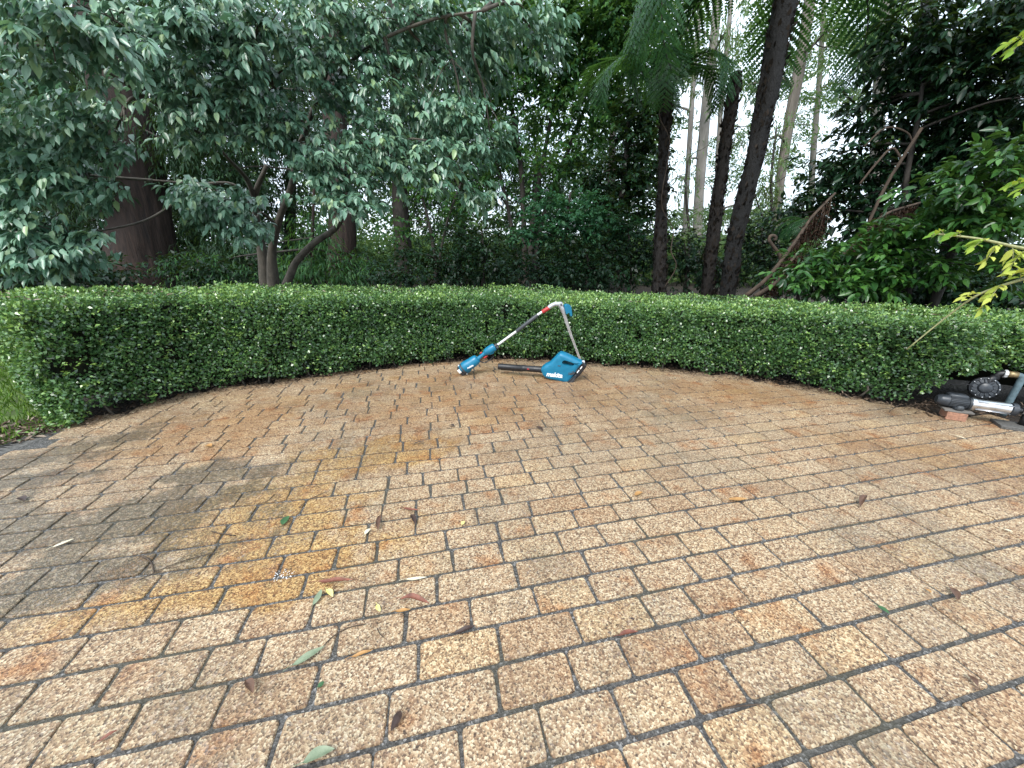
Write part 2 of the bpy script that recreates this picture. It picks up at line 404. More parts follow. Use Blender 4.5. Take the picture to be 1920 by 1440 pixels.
def leafverts(pos, d, n, L, W, tpl):
    T, Fc = TPL[tpl]
    d, s_, n = leafframes(d, n)
    V = pos[:, None, :] + d[:, None, :]*(T[None, :, 0:1]*L[:, None, None]) + s_[:, None, :]*(T[None, :, 1:2]*W[:, None, None]*.5) \
        + n[:, None, :]*(T[None, :, 2:3]*L[:, None, None])
    return V, Fc
def rawmesh(name, V, loops, psize, tint, mat):
    me = bpy.data.meshes.new(name)
    me.vertices.add(len(V)); me.vertices.foreach_set('co', V.astype(np.float32).ravel())
    me.loops.add(len(loops)); me.loops.foreach_set('vertex_index', loops.astype(np.int32))
    np_ = len(loops)//psize
    me.polygons.add(np_); me.polygons.foreach_set('loop_start', (np.arange(np_)*psize).astype(np.int32))
    a = me.attributes.new('tint', 'FLOAT', 'POINT'); a.data.foreach_set('value', tint.astype(np.float32))
    me.materials.append(mat)
    me.update(calc_edges=True)
    return me
def leafmesh(name, pos, d, n, L, W, tint, tpl, mat, parent, kind):
    V, Fc = leafverts(pos, d, n, L, W, tpl)
    k, nv = V.shape[:2]
    fa = np.array(Fc)
    loops = (fa[None] + (np.arange(k)*nv)[:, None, None]).ravel()
    me = rawmesh(name, V.reshape(-1, 3) - off(parent), loops, fa.shape[1], np.repeat(tint, nv), mat)
    o = bpy.data.objects.new(name, me); COL.objects.link(o); o.parent = parent
    if kind: o['kind'] = kind
    return o
LEAFCACHE = {}
def place_leaves(pos, d, n, L, W, tint, tpl, mat, parent, name):
    d, s_, n = leafframes(d, n); o3 = off(parent)
    for i in range(len(pos)):
        q = int(tint[i]*7.99); key = (tpl, mat.name, q, name)
        if key not in LEAFCACHE:
            T, Fc = TPL[tpl]; fa = np.array(Fc)
            LEAFCACHE[key] = rawmesh(name, T*np.array([1, .5, 1]), fa.ravel(), fa.shape[1], np.full(len(T), (q+.5)/8), mat)
        o = bpy.data.objects.new(name, LEAFCACHE[key]); COL.objects.link(o)
        p = pos[i]-o3
        mw = Matrix(((d[i][0]*L[i], s_[i][0]*W[i], n[i][0]*L[i], p[0]), (d[i][1]*L[i], s_[i][1]*W[i], n[i][1]*L[i], p[1]),
                     (d[i][2]*L[i], s_[i][2]*W[i], n[i][2]*L[i], p[2]), (0, 0, 0, 1)))
        o.parent = parent; o.matrix_basis = mw
def rdir(k): return nrm_(RNG.normal(size=(k, 3)))
def blob(c, r, k, shell=.45):
    return np.asarray(c) + rdir(k)*(RNG.random((k, 1))**shell)*np.asarray(r)
def sprigs(lv, C, O, nleaf, twig, L, wr=.45, droop=.5, spread=.8, nout=.3, jit=.25, tint0=.5, tvar=.25, Lvar=.25):
    K = len(C); O = nrm_(O)
    up = np.array([0, 0, 1.]); lat = nrm_(np.cross(O, up) + 1e-6)
    cl = RNG.normal(size=K)*tvar*.7
    for j in range(nleaf):
        t = (j+.5)/nleaf; sd = 1 if j % 2 else -1
        p = C + O*twig*t - up*twig*.25*droop*t*t + RNG.normal(size=(K, 3))*twig*.06
        dd = O*(.35+.65*t) + lat*sd*spread*(1-.55*t) - up*droop + RNG.normal(size=(K, 3))*jit
        nn = up*.9 + O*nout + lat*sd*.25 + RNG.normal(size=(K, 3))*jit*1.2
        Lk = L*(1+Lvar*RNG.normal(size=K)).clip(.45, 1.7)
        lv.add(p, dd, nn, Lk, Lk*wr, tint0 + cl + RNG.normal(size=K)*tvar)
    return lv
# ------------------------------------------------------------------ the ground, path, lawn
def sheet(name, pts, z, mat, kind='structure', parent=None):
    mb = MB(); mb.add([(p[0], p[1], z) for p in pts], [tuple(range(len(pts)))])
    return tag(mb.build(name, mat, parent, smooth=False), kind=kind)
mb = MB(); R_ = [0, 4, 8, 16, 40, 120, 400]; vs = [(0, 3, -.03)]; fs = []
for r in R_[1:]:
    for k in range(32):
        th = 2*math.pi*k/32; x, y = r*math.cos(th), 3 + r*math.sin(th)
        vs.append((x, y, -.03))
fs += [(0, 1+k, 1+(k+1) % 32) for k in range(32)]
for q in range(len(R_)-2):
    fs += [(1+q*32+k, 1+(q+1)*32+k, 1+(q+1)*32+(k+1) % 32, 1+q*32+(k+1) % 32) for k in range(32)]
mb.add(vs, fs); tag(mb.build('ground', M['soil'], None, smooth=True), kind='structure')

# ------------------------------------------------------------------ the pavement: rows of pavers fitted to the photo's joints
A0 = .226762; U = np.array([math.cos(A0), math.sin(A0)]); NV = np.array([-math.sin(A0), math.cos(A0)])
ROW = .1062206*H; O0 = .96105263*H
LINES = {
-6:[(480,920),(530,915),(622,904),(640,901),(692,896),(730,892),(797,885),(870,877)],
-5:[(480,946),(530,939),(620,930),(697,922),(780,911),(837,902),(910,896)],
-4:[(480,975),(525,970),(620,957),(697,947),(780,937),(830,929),(905,920),(960,912)],
-3:[(480,1010),(552,999),(670,985),(770,970),(830,960),(955,944)],
-2:[(480,1047),(580,1034),(705,1014),(780,1002),(835,995),(955,972)],
-1:[(480,1089),(410,1100),(270,1122),(0,1162),(630,1065),(750,1047),(840,1032),(960,1011),(1085,987),(1165,972),(1247,962),(1360,945),(1440,930)],
0:[(0,1217),(160,1190),(272,1170),(400,1150),(480,1139),(745,1090),(850,1074),(960,1052),(1060,1033),(1145,1020),(1220,1007),(1315,989),(1440,970),(1567,950),(1652,935),(1815,907),(1915,890)],
1:[(0,1286),(120,1264),(230,1246),(302,1230),(405,1212),(480,1195),(572,1179),(692,1155),(755,1147),(825,1132),(960,1105),(1100,1077),(1210,1057),(1292,1040),(1372,1022),(1435,1012),(1485,1006),(1615,980),(1700,965),(1762,954),(1915,925)],
2:[(0,1365),(170,1330),(275,1310),(355,1295),(480,1267),(757,1207),(887,1180),(960,1165),(1120,1131),(1215,1111),(1315,1087),(1440,1064),(1540,1042),(1615,1026),(1690,1012),(1755,1000),(1865,977),(1920,965)],
3:[(100,1435),(212,1412),(312,1392),(400,1370),(480,1351),(587,1325),(725,1295),(790,1277),(945,1240),(1092,1210),(1232,1174),(1322,1154),(1440,1127),(1515,1109),(1620,1085),(1715,1065),(1802,1046),(1875,1027),(1920,1016)],
4:[(620,1426),(705,1401),(865,1359),(960,1333),(1090,1297),(1190,1269),(1322,1236),(1440,1206),(1550,1177),(1660,1151),(1765,1122),(1900,1084)],
5:[(985,1440),(1035,1426),(1185,1387),(1320,1346),(1440,1312),(1560,1267),(1735,1220),(1900,1172)],
6:[(1440,1440),(1500,1417),(1622,1375),(1825,1302),(1920,1275)]}
FIT = {}
for i, pts in LINES.items():
    g = np.array([gnd(*p)[:2] for p in pts]); u, v = g@U, g@NV
    d = v-(O0-i*ROW); A = np.stack([np.ones_like(u), u, u*u, u**3], 1)
    reg = np.diag([.02, .15, .5, .6])
    FIT[i] = (np.linalg.solve(A.T@A+reg*len(u)*.1, A.T@d), u.min(), u.max())
def linev(i, u):
    base = O0 - i*ROW
    j = max(-6, min(6, i)); co, lo, hi = FIT[j]
    uc = min(max(u, lo), hi)
    d = co[0]+co[1]*uc+co[2]*uc*uc+co[3]*uc**3
    d *= math.exp(-(max(0, lo-u)+max(0, u-hi))*.8)
    d *= math.exp(-abs(i-j)*.35)
    return base + max(-.03, min(.03, d)) + .003*mnoise.noise((u*2.2, i*3.7, .5))
JOINTS = {5:[(1172,1420)],
4:[(699,1425),(865,1410),(1020,1376),(1165,1341),(1290,1300),(1381,1276),(1526,1232),(1639,1205),(1699,1185),(1785,1161),(1864,1140)],
3:[(516,1395),(728,1345),(932,1290),(1074,1259),(1174,1234),(1297,1204),(1400,1180),(1521,1147),(1634,1123),(1746,1098),(1821,1072),(1871,1057)],
2:[(85,1394),(244,1361),(412,1322),(591,1281),(785,1241),(937,1207),(1085,1178),(1217,1146),(1299,1127),(1388,1105),(1485,1086),(1589,1064),(1679,1045),(1764,1025),(1842,1010),(1889,999)],
1:[(42,1317),(201,1287),(379,1252),(491,1224),(631,1200),(760,1177),(884,1151),(1005,1126),(1111,1106),(1199,1087),(1300,1066),(1362,1055),(1448,1035),(1516,1024),(1586,1011),(1664,996),(1729,985),(1786,972),(1841,961)],
0:[(140,1229),(317,1202),(457,1170),(584,1151),(686,1129),(820,1106),(969,1076),(1100,1052),(1204,1034),(1282,1017),(1357,1005),(1419,998),(1501,981),(1591,964),(1676,950),(1742,939),(1796,927)],
-1:[(10,1170),(155,1174),(289,1144),(412,1125),(570,1097),(748,1069),(849,1052),(942,1036),(1051,1017),(1129,1004),(1204,991),(1302,974),(1410,959),(1469,946),(1536,937),(1606,926),(1657,918)],
-2:[(527,1061),(631,1042),(707,1032),(837,1012),(935,997),(999,985),(1079,972),(1157,962),(1226,950),(1295,939),(1349,934)],
-3:[(507,1024),(586,1015),(690,999),(779,985),(895,966),(994,952),(1097,936),(1176,926)]}
EDGE_PX = [(0,848),(90,815),(150,800),(300,757),(400,733),(480,725),(600,708),(700,695),(800,683),(900,675),(1000,676),(1100,684),(1200,690),(1300,700),(1400,710),(1500,727),(1600,745),(1700,765),(1760,780)]
EDGE = [gnd(*p)[:2] for p in EDGE_PX]
LEFT_RUN = [np.array((-3.6, -.2)), np.array((-3.62, .9)), np.array((-3.50, 1.55))]
RIGHT_RUN = [np.array((3.75, 2.70)), np.array((4.3, 2.25)), np.array((5.2, 1.5)), np.array((5.6, -.6))]
POLY = np.array(LEFT_RUN + EDGE + RIGHT_RUN + [np.array((4.5, -2.2)), np.array((-3.2, -2.2))])
def inside(p, poly=POLY):
    x, y = p; c = False; n = len(poly)
    for i in range(n):
        x1, y1 = poly[i]; x2, y2 = poly[i-1]
        if (y1 > y) != (y2 > y) and x < (x2-x1)*(y-y1)/(y2-y1)+x1: c = not c
    return c
pave = sheet('pavement', POLY, -.007, M['joint'])
kb = MB()
KE = spline(LEFT_RUN[1:] + EDGE[:3], 40)
for i in range(len(KE)-1):
    p, q = KE[i], KE[i+1]; t = (q-p)/np.linalg.norm(q-p); n = np.array([-t[1], t[0]])
    a, b = .16, -.02
    kb.add([(*(p+n*a), -.035), (*(p+n*(a-.02)), -.0055), (*(p+n*b), -.0055), (*(q+n*b), -.0055), (*(q+n*(a-.02)), -.0055), (*(q+n*a), -.035)], [(0, 5, 4, 1), (1, 4, 3, 2)])
tag(kb.build('path', M['kerb'], None, smooth=False), kind='structure')
pav_list = []
for k in range(-27, 16):
    js = sorted(float(gnd(*p)[:2]@U) for p in JOINTS.get(k, []))
    rr = random.Random(1000+k)
    if not js: js = [-5.6 + rr.random()*.25]
    while js[-1] < 6.2: js.append(js[-1] + rr.choice((.165, .205, .22, .235, .28)) + rr.uniform(-.012, .012))
    while js[0] > -5.6: js.insert(0, js[0] - rr.choice((.165, .205, .22, .235, .28)) + rr.uniform(-.012, .012))
    for u0, u1 in zip(js[:-1], js[1:]):
        um = (u0+u1)/2; vm = (linev(k, um)+linev(k+1, um))/2
        c = U*um + NV*vm
        if c[0] < -2.6 and c[1] < 2.35:
            if not inside(c + np.array((-.10, .03))): continue
        elif not inside(c - c/np.linalg.norm(c)*.07): continue
        pav_list.append((k, u0, u1, c, rr.random()))
def paver_geo(k, u0, u1, rs):
    r = random.Random(int(rs*1e9)); hj, hc = .0078, .0062
    sk = [r.uniform(-.004, .004) for _ in range(4)]
    def P(u, line, s): return U*u + NV*(linev(line, u)+s*hj)
    a, b = u0+hc, u1-hc; c = r.uniform(.007, .013)
    um = (a+b)/2
    def pt(u, tv):                          # tv 0 = far line k, 1 = near line k+1
        return U*u + NV*((linev(k, u)-hj)*(1-tv) + (linev(k+1, u)+hj)*tv)
    cv = c/ROW
    raw = [(a+sk[0], cv*1.1), (a+c*.32+sk[0], cv*.3), (a+c+sk[0], 0), (um, r.uniform(-.012, .014)), (b-c+sk[1], 0), (b-c*.32+sk[1], cv*.3), (b+sk[1], cv*1.1),
           (b+(sk[1]+sk[2])/2+r.uniform(-.002, .002), .5), (b+sk[2], 1-cv*1.1), (b-c*.32+sk[2], 1-cv*.3), (b-c+sk[2], 1), (um, 1+r.uniform(-.014, .012)), (a+c+sk[3], 1), (a+c*.32+sk[3], 1-cv*.3), (a+sk[3], 1-cv*1.1),
           (a+(sk[0]+sk[3])/2+r.uniform(-.002, .002), .5)]
    ring = [pt(*q) for q in raw]; n = len(ring)
    cen = sum(ring)/n
    z = r.uniform(-.0012, .0012); tx, ty = r.uniform(-.004, .004), r.uniform(-.006, .006)
    zz = lambda p: z + (p-cen)[0]*tx + (p-cen)[1]*ty
    top = [(*(cen+(p-cen)*.978), zz(p)) for p in ring]
    mid = [(*p, zz(p)-.0028) for p in ring]
    bot = [(*(cen+(p-cen)*1.012), -.009) for p in ring]
    vs = top+mid+bot
    fs = [tuple(range(n))[::-1]] + [(i, (i+1) % n, n+(i+1) % n, n+i)[::1] for i in range(n)] + [(n+i, n+(i+1) % n, 2*n+(i+1) % n, 2*n+i) for i in range(n)]
    return vs, fs
def fix(me):
    import bmesh
    bm = bmesh.new(); bm.from_mesh(me); bmesh.ops.recalc_face_normals(bm, faces=bm.faces); bm.to_mesh(me); bm.free()
cen = np.array([(*p[3], 0) for p in pav_list]); px, py, zc = proj(cen)
ok = (px > -60) & (px < 1980) & (py < 1500) & ((cen[:, 1]*CP + H*SP) > .3)
area = np.array([(p[2]-p[1]) for p in pav_list])*ROW*F*F*H/zc**3*ok
order = np.argsort(-area); big = set(order[:300].tolist())
rest = MB(); rest_t = []
for i, (k, u0, u1, c, rs) in enumerate(pav_list):
    vs, fs = paver_geo(k, u0, u1, rs)
    tone = .5 + .27*random.Random(int(rs*1e8)).gauss(0, 1); tone = max(0, min(1, tone))
    if i in big:
        mb = MB(); mb.add(vs, fs); o = mb.build('paver', M['paver'], pave, smooth=False)
        a = o.data.attributes.new('tint', 'FLOAT', 'POINT'); a.data.foreach_set('value', [tone]*len(vs)); fix(o.data)
    else:
        rest.add(vs, fs); rest_t += [tone]*len(vs)
o = rest.build('pavers', M['paver'], pave, smooth=False, kind='stuff')
a = o.data.attributes.new('tint', 'FLOAT', 'POINT'); a.data.foreach_set('value', rest_t); fix(o.data)

# lawn and litter beyond the left end of the hedge
LW = [(-3.75, .2), (-3.80, .9), (-3.68, 1.65), (-3.30, 2.40), (-4.0, 3.15), (-6.5, 5.2), (-9.5, 5.2), (-9.5, .2)]
sheet('lawn', LW, -.02, M['lawn'])
def scatter_poly(poly, k):
    poly = np.array(poly); lo, hi = poly.min(0), poly.max(0); res = []
    while len(res) < k:
        p = lo + RNG.random(2)*(hi-lo)
        if inside(p, poly): res.append(p)
    return np.array(res)
gp = scatter_poly(LW, 24000); gz = np.full((len(gp), 1), -.02)
lv = Leaves(); d = np.concatenate([RNG.normal(size=(len(gp), 2))*.45, np.ones((len(gp), 1))], 1)
lv.add(np.hstack([gp, gz]), d, rdir(len(gp)), RNG.uniform(.03, .10, len(gp)), RNG.uniform(.004, .008, len(gp)), RNG.random(len(gp)))
tag(lv.build('grass', 'blade', M['grass'], None, None), kind='stuff')
LI = [(-3.72, .9), (-3.60, 1.6), (-3.40, 2.15), (-3.2, 2.45), (-3.6, 2.6), (-4.0, 2.3), (-4.1, 1.2)]
lp = scatter_poly(LI, 1500)
lv = Leaves(); k = len(lp)
lv.add(np.hstack([lp, RNG.uniform(-.015, .02, (k, 1))]), RNG.normal(size=(k, 3))*[1, 1, .3], np.array([0, 0, 1.])+RNG.normal(size=(k, 3))*.4, RNG.uniform(.03, .09, k), RNG.uniform(.012, .03, k), RNG.random(k)**1.3)
tag(lv.build('leaf_litter', 'leaf6', M['litter'], None, None), kind='stuff')
gp = scatter_poly(LI, 2600)   # clover-like ground cover between the litter
lv = Leaves(); k = len(gp); msk = np.array([mnoise.noise((p[0]*3, p[1]*3, 0)) > .0 for p in gp]); gp = gp[msk]; k = len(gp)
lv.add(np.hstack([gp, RNG.uniform(-.01, .05, (k, 1))]), RNG.normal(size=(k, 3))*[1, 1, .4], np.array([0, 0, 1.])+RNG.normal(size=(k, 3))*.4, RNG.uniform(.02, .04, k), RNG.uniform(.015, .025, k), .55+.4*RNG.random(k))
tag(lv.build('ground_cover', 'rhomb', M['hedge'], None, None), kind='stuff')

# ------------------------------------------------------------------ the clipped hedge
HB = EDGE[2:] + [np.array((3.78, 2.86)), np.array((4.3, 2.75)), np.array((5.1, 2.3)), np.array((6.0, 1.6))]
HS = spline(HB, 400)
seg = np.linalg.norm(np.diff(HS, axis=0), axis=1); S = np.concatenate([[0], np.cumsum(seg)]); SL = S[-1]
S_pump = S[np.argmin(np.linalg.norm(HS - EDGE[-1], axis=1))]
tan = np.gradient(HS, axis=0); tan /= np.linalg.norm(tan, axis=1, keepdims=True)
nout = np.stack([tan[:, 1], -tan[:, 0]], 1)      # points to the patio side
def sm(a, wd):
    ker = np.ones(wd)/wd; p = np.pad(a, (wd//2, wd-1-wd//2), mode='edge'); return np.convolve(p, ker, 'valid')
nout = np.stack([sm(nout[:, 0], 41), sm(nout[:, 1], 41)], 1); nout /= np.linalg.norm(nout, axis=1, keepdims=True)
def hs(s): return np.stack([np.interp(s, S, HS[:, i]) for i in (0, 1)], -1)
def hn(s):
    n = np.stack([np.interp(s, S, nout[:, i]) for i in (0, 1)], -1); return n/np.linalg.norm(n, axis=-1, keepdims=True)
def htop(s): return np.interp(s, np.array([0, .05, .2, .5, .62, .8, 1])*SL, [.90, .88, .79, .69, .71, .75, .78])
def hthk(s): return np.interp(s, np.array([0, .12, .3, .5, .7, 1])*SL, [.80, 1.0, 1.1, 1.15, .95, .75])
def hbot(s): return np.interp(s, [0, S_pump-.25, S_pump+.05, S_pump+.25], [.0, .0, .27, .34]) + .045 + .045*np.sin(s*9.1)*np.sin(s*3.3+1) + .02*np.sin(s*23.7)
def vnoise(p, f):
    return np.array([mnoise.noise((q[0]*f, q[1]*f, q[2]*f)) for q in p])
hedge = thing('hedge', 'long clipped box hedge curving round the back edge of the paved patio', 'hedge', (*HS[200], 0))
lv = Leaves()
def hedge_leaves(k, which):
    s = RNG.random(k)*SL
    if which == 'front':
        z = hbot(s) + RNG.random(k)**.95*(htop(s)-hbot(s)); dep = -RNG.random(k)**1.6*.13
        rnd_top = np.clip((z-(htop(s)-.09))/.09, 0, 1); dep -= rnd_top**2*.07
        zf = np.clip((.16-z)/.16, 0, 1); dep -= .05*zf
        n2 = hn(s); p2 = hs(s) + n2*(dep+.03)[:, None]
        nrm = np.concatenate([n2, np.full((k, 1), .35)], 1)
        pos = np.concatenate([p2, z[:, None]], 1)
        new = np.clip((z-(htop(s)-.10))/.10, 0, 1)  # paler rim: young growth, plus painted brightness of the lit top
    elif which == 'top':
        q = RNG.random(k); n2 = hn(s)
        zt = htop(s) - RNG.random(k)**1.6*.10
        e = np.clip((.08-q*hthk(s))/.08, 0, 1); zt -= e**2*.05
        pos = np.concatenate([hs(s) - n2*(q*hthk(s)-.01)[:, None], zt[:, None]], 1)
        nrm = np.concatenate([n2*.2, np.ones((k, 1))], 1); new = np.ones(k)  # top: young growth tone, lifted further to stand in for light
    else:                                    # the left end face
        q = RNG.random(k); s = np.zeros(k); n2 = hn(s); t2 = np.repeat(-tan[2:3], k, 0)
        z = .03 + RNG.random(k)*(.90-.03)
        cut = np.clip((.4-z)/.4, 0, 1)
        pos2 = hs(s) - n2*(q*(hthk(s)-.42*cut))[:, None] + t2*(.05 - RNG.random(k)**1.6*.12 + .06*np.sin(q*3.14))[:, None]
        pos = np.concatenate([pos2, z[:, None]], 1); nrm = np.concatenate([t2, np.full((k, 1), .4)], 1); new = .75+.35*np.clip((z-.3)/.6, 0, 1)  # end face tinted lighter to look lit
    b = vnoise(pos, 5.0); b2 = vnoise(pos+7.7, 2.1)
    nn = nrm_(nrm)
    pos = pos + nn*(b*.055 + b2*.045)[:, None]
    g = vnoise(pos+3.3, 4.2); g2 = vnoise(pos+1.3, 9.5); keep = RNG.random(k) > np.clip((np.maximum(g-.2, g2*1.0)-.30)*5, 0, .93)
    if which == 'front':
        keep &= ~((RNG.random(k) < .45) & (pos[:, 2] < hbot(s)+.10))
    d = nn*.55 + rdir(k)*.9 + np.array([0, 0, .25]); n = nn*.7 + rdir(k)*.75 + np.array([0, 0, .5])
    tint = .29 + .20*RNG.normal(size=k) + new*RNG.random(k)*.75*(.6+.8*np.clip(b2+.3, 0, 1)) + .10*b2  # new: colour lift for young leaves and for painted light
    L = RNG.uniform(.017, .035, k)
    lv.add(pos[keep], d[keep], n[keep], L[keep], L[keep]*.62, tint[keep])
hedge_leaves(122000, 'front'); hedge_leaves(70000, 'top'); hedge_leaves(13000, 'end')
k = 1100; s = RNG.random(k)*SL; z = hbot(s)+.05+RNG.random(k)*(htop(s)-hbot(s)-.1)   # shoots that escaped the shears
pos = np.concatenate([hs(s)+hn(s)*.02, z[:, None]], 1)
sprigs(lv, pos, np.concatenate([hn(s)+RNG.normal(size=(k, 2))*.5, .5+RNG.normal(size=(k, 1))*.5], 1), 6, .06, .022, .6, 0, .8, .3, .3, .72, .2)
# sprigs that stick out of the clipped surface
k = 900; s = RNG.random(k)*SL; n2 = hn(s); q = RNG.random(k)
pos = np.concatenate([hs(s) - n2*(q*hthk(s))[:, None], htop(s)[:, None]-.01], 1)
sprigs(lv, pos, np.concatenate([RNG.normal(size=(k, 2))*.5, np.ones((k, 1))], 1), 5, .05, .018, .6, 0, .8, .3, .3, .75, .2)
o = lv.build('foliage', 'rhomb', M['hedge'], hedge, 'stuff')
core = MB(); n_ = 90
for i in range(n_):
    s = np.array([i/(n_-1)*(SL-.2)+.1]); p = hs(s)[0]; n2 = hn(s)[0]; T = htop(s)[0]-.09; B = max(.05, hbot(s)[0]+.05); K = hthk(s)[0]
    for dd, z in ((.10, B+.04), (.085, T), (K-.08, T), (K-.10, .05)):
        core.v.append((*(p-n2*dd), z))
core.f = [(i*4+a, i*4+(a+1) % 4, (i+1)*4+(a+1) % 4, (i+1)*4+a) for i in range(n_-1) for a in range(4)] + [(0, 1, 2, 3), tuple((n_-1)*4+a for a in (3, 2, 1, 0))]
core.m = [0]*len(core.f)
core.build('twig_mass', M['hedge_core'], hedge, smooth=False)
for i in range(26):                           # bare stems at the foot of the hedge
    s = np.array([.25 + i/26*(S_pump-.55) + rnd.uniform(-.1, .1)]); p = hs(s)[0]; n2 = hn(s)[0]; t2 = np.array([-n2[1], n2[0]])
    dd = rnd.uniform(.03, .22); a = (*(p-n2*dd), -.02); b = (*(p-n2*(dd+rnd.uniform(-.05, .06))+t2*rnd.uniform(-.05, .05)), .12); c = (*(p-n2*(dd+rnd.uniform(-.06, .1))+t2*rnd.uniform(-.12, .12)), .3)
    mb = MB(); tube(mb, spline([a, b, c], 6), [.010, .009, .009, .008, .007, .006], 6, wob=.2); mb.build('stem', M['bark_grey'], hedge)
# dry litter under and on the hedge
k = 4200; s = RNG.random(k)*SL; dd = RNG.random(k)**1.3*.32 - .07
pos = np.concatenate([hs(s) - hn(s)*dd[:, None], RNG.uniform(.0, .02, (k, 1))], 1)
lv = Leaves(); lv.add(pos, RNG.normal(size=(k, 3))*[1, 1, .3], np.array([0, 0, 1.])+RNG.normal(size=(k, 3))*.4, RNG.uniform(.015, .05, k), RNG.uniform(.006, .016, k), RNG.random(k)*.6)
tag(lv.build('hedge_foot_litter', 'leaf6', M['litter'], None, None), kind='stuff')
k = 420; s = RNG.random(k)**1.4*SL; q = RNG.random(k)
pos = np.concatenate([hs(s) - hn(s)*(q*hthk(s))[:, None], htop(s)[:, None]+.012], 1)
lv = Leaves(); lv.add(pos, RNG.normal(size=(k, 3))*[1, 1, .2], np.array([0, 0, 1.])+RNG.normal(size=(k, 3))*.3, RNG.uniform(.02, .06, k), RNG.uniform(.008, .016, k), .4+.6*RNG.random(k))
tag(lv.build('dry_leaves', 'leaf6', M['litter'], None, None), kind='stuff')
# ------------------------------------------------------------------ trees and shrubs
UP = np.array([0, 0, 1.])
def pts(l): return [at(*p) for p in l]
def trunk_obj(parent, name, path, wpx, mat, seg=14, n=26, wob=.12, ridge=0.0, nr=9, grow=1.0, foot=True):
    """path: (px, py, Y) from the foot up; wpx: width in photo pixels at each path point"""
    P = pts(path); R = [w_*.5*mpp(*q) for q, w_ in zip(path, wpx)]
    if foot and P[0][2] > .0:
        d = P[0]-P[1]; d = d/abs(d[2]) if abs(d[2]) > 1e-3 else np.array([0, 0, -1.])
        P.insert(0, P[0]+d*(P[0][2]+.05)); R.insert(0, R[0]*1.12)
    m = len(P); sp = spline(np.array([[*p, r] for p, r in zip(P, R)]), n)
    mb = MB(); tube(mb, sp[:, :3], sp[:, 3], seg, wob=wob, ridge=ridge, nr=nr)
    return mb.build(name, mat, parent), sp
def branch(parent, a, b, r0, r1, mat, sag=.08, n=9, name='branch'):
    a, b = np.array(a, float), np.array(b, float); L = np.linalg.norm(b-a)
    m1 = a+(b-a)*.35+RNG.normal(size=3)*L*.05+UP*L*sag; m2 = a+(b-a)*.7+RNG.normal(size=3)*L*.05+UP*L*sag*.8
    sp = spline([a, m1, m2, b], n)
    mb = MB(); tube(mb, sp, np.linspace(r0, r1, n), 6, wob=.15); return mb.build(name, mat, parent), sp
def foot(px, py, Y): p = at(px, py, Y); return np.array([p[0], p[1], 0.])

# ---- the big-leaved tree on the left
BL = thing('broadleaf_tree', 'spreading multi-stemmed tree with large pale green leaves hanging over the left half of the hedge', 'tree', foot(508, 530, 6.3))
stems = []
def bstem(path, w_, name='trunk', grow=True):
    w_ = [q*.66 for q in w_]
    o, sp = trunk_obj(BL, name, path, w_, M['bark_grey'], 10, 24, .10, foot=grow); stems.append(sp); return sp
bstem([(498, 530, 6.3), (492, 480, 6.3), (484, 430, 6.25), (478, 370, 6.1), (500, 310, 6.0)], [30, 26, 20, 16, 10])
bstem([(512, 525, 6.25), (510, 470, 6.2), (524, 410, 6.1), (548, 345, 6.0), (556, 290, 5.9), (575, 240, 5.8), (600, 170, 5.7), (640, 60, 5.6)], [30, 22, 19, 17, 15, 14, 13, 9])
bstem([(538, 530, 6.15), (556, 490, 6.1), (590, 455, 6.0), (632, 425, 5.9), (645, 385, 5.8), (640, 340, 5.6)], [22, 19, 17, 15, 12, 8])
bstem([(478, 375, 6.1), (462, 335, 5.9), (430, 300, 5.6), (405, 270, 5.3)], [13, 12, 9, 6], 'branch', False)
bstem([(482, 400, 6.15), (440, 348, 5.9), (370, 345, 5.6), (285, 338, 5.2)], [11, 10, 8, 5], 'branch', False)
bstem([(556, 280, 5.9), (600, 262, 5.7), (640, 270, 5.4)], [11, 9, 6], 'branch', False)
bstem([(575, 240, 5.8), (545, 200, 5.5), (500, 150, 5.1), (430, 90, 4.7)], [12, 10, 8, 5], 'branch', False)
bstem([(600, 170, 5.7), (690, 90, 5.4), (800, 40, 5.1), (905, 20, 4.9)], [11, 9, 8, 5], 'branch', False)
bstem([(405, 270, 5.3), (300, 200, 4.8), (180, 120, 4.2), (60, 40, 3.7)], [10, 9, 8, 6], 'branch', False)
bstem([(285, 338, 5.2), (180, 330, 4.7), (60, 320, 4.3)], [8, 7, 5], 'branch', False)
bstem([(370, 345, 5.6), (280, 410, 5.0), (150, 440, 4.5)], [7, 6, 4], 'branch', False)
allst = np.concatenate([s[:, :3] for s in stems])
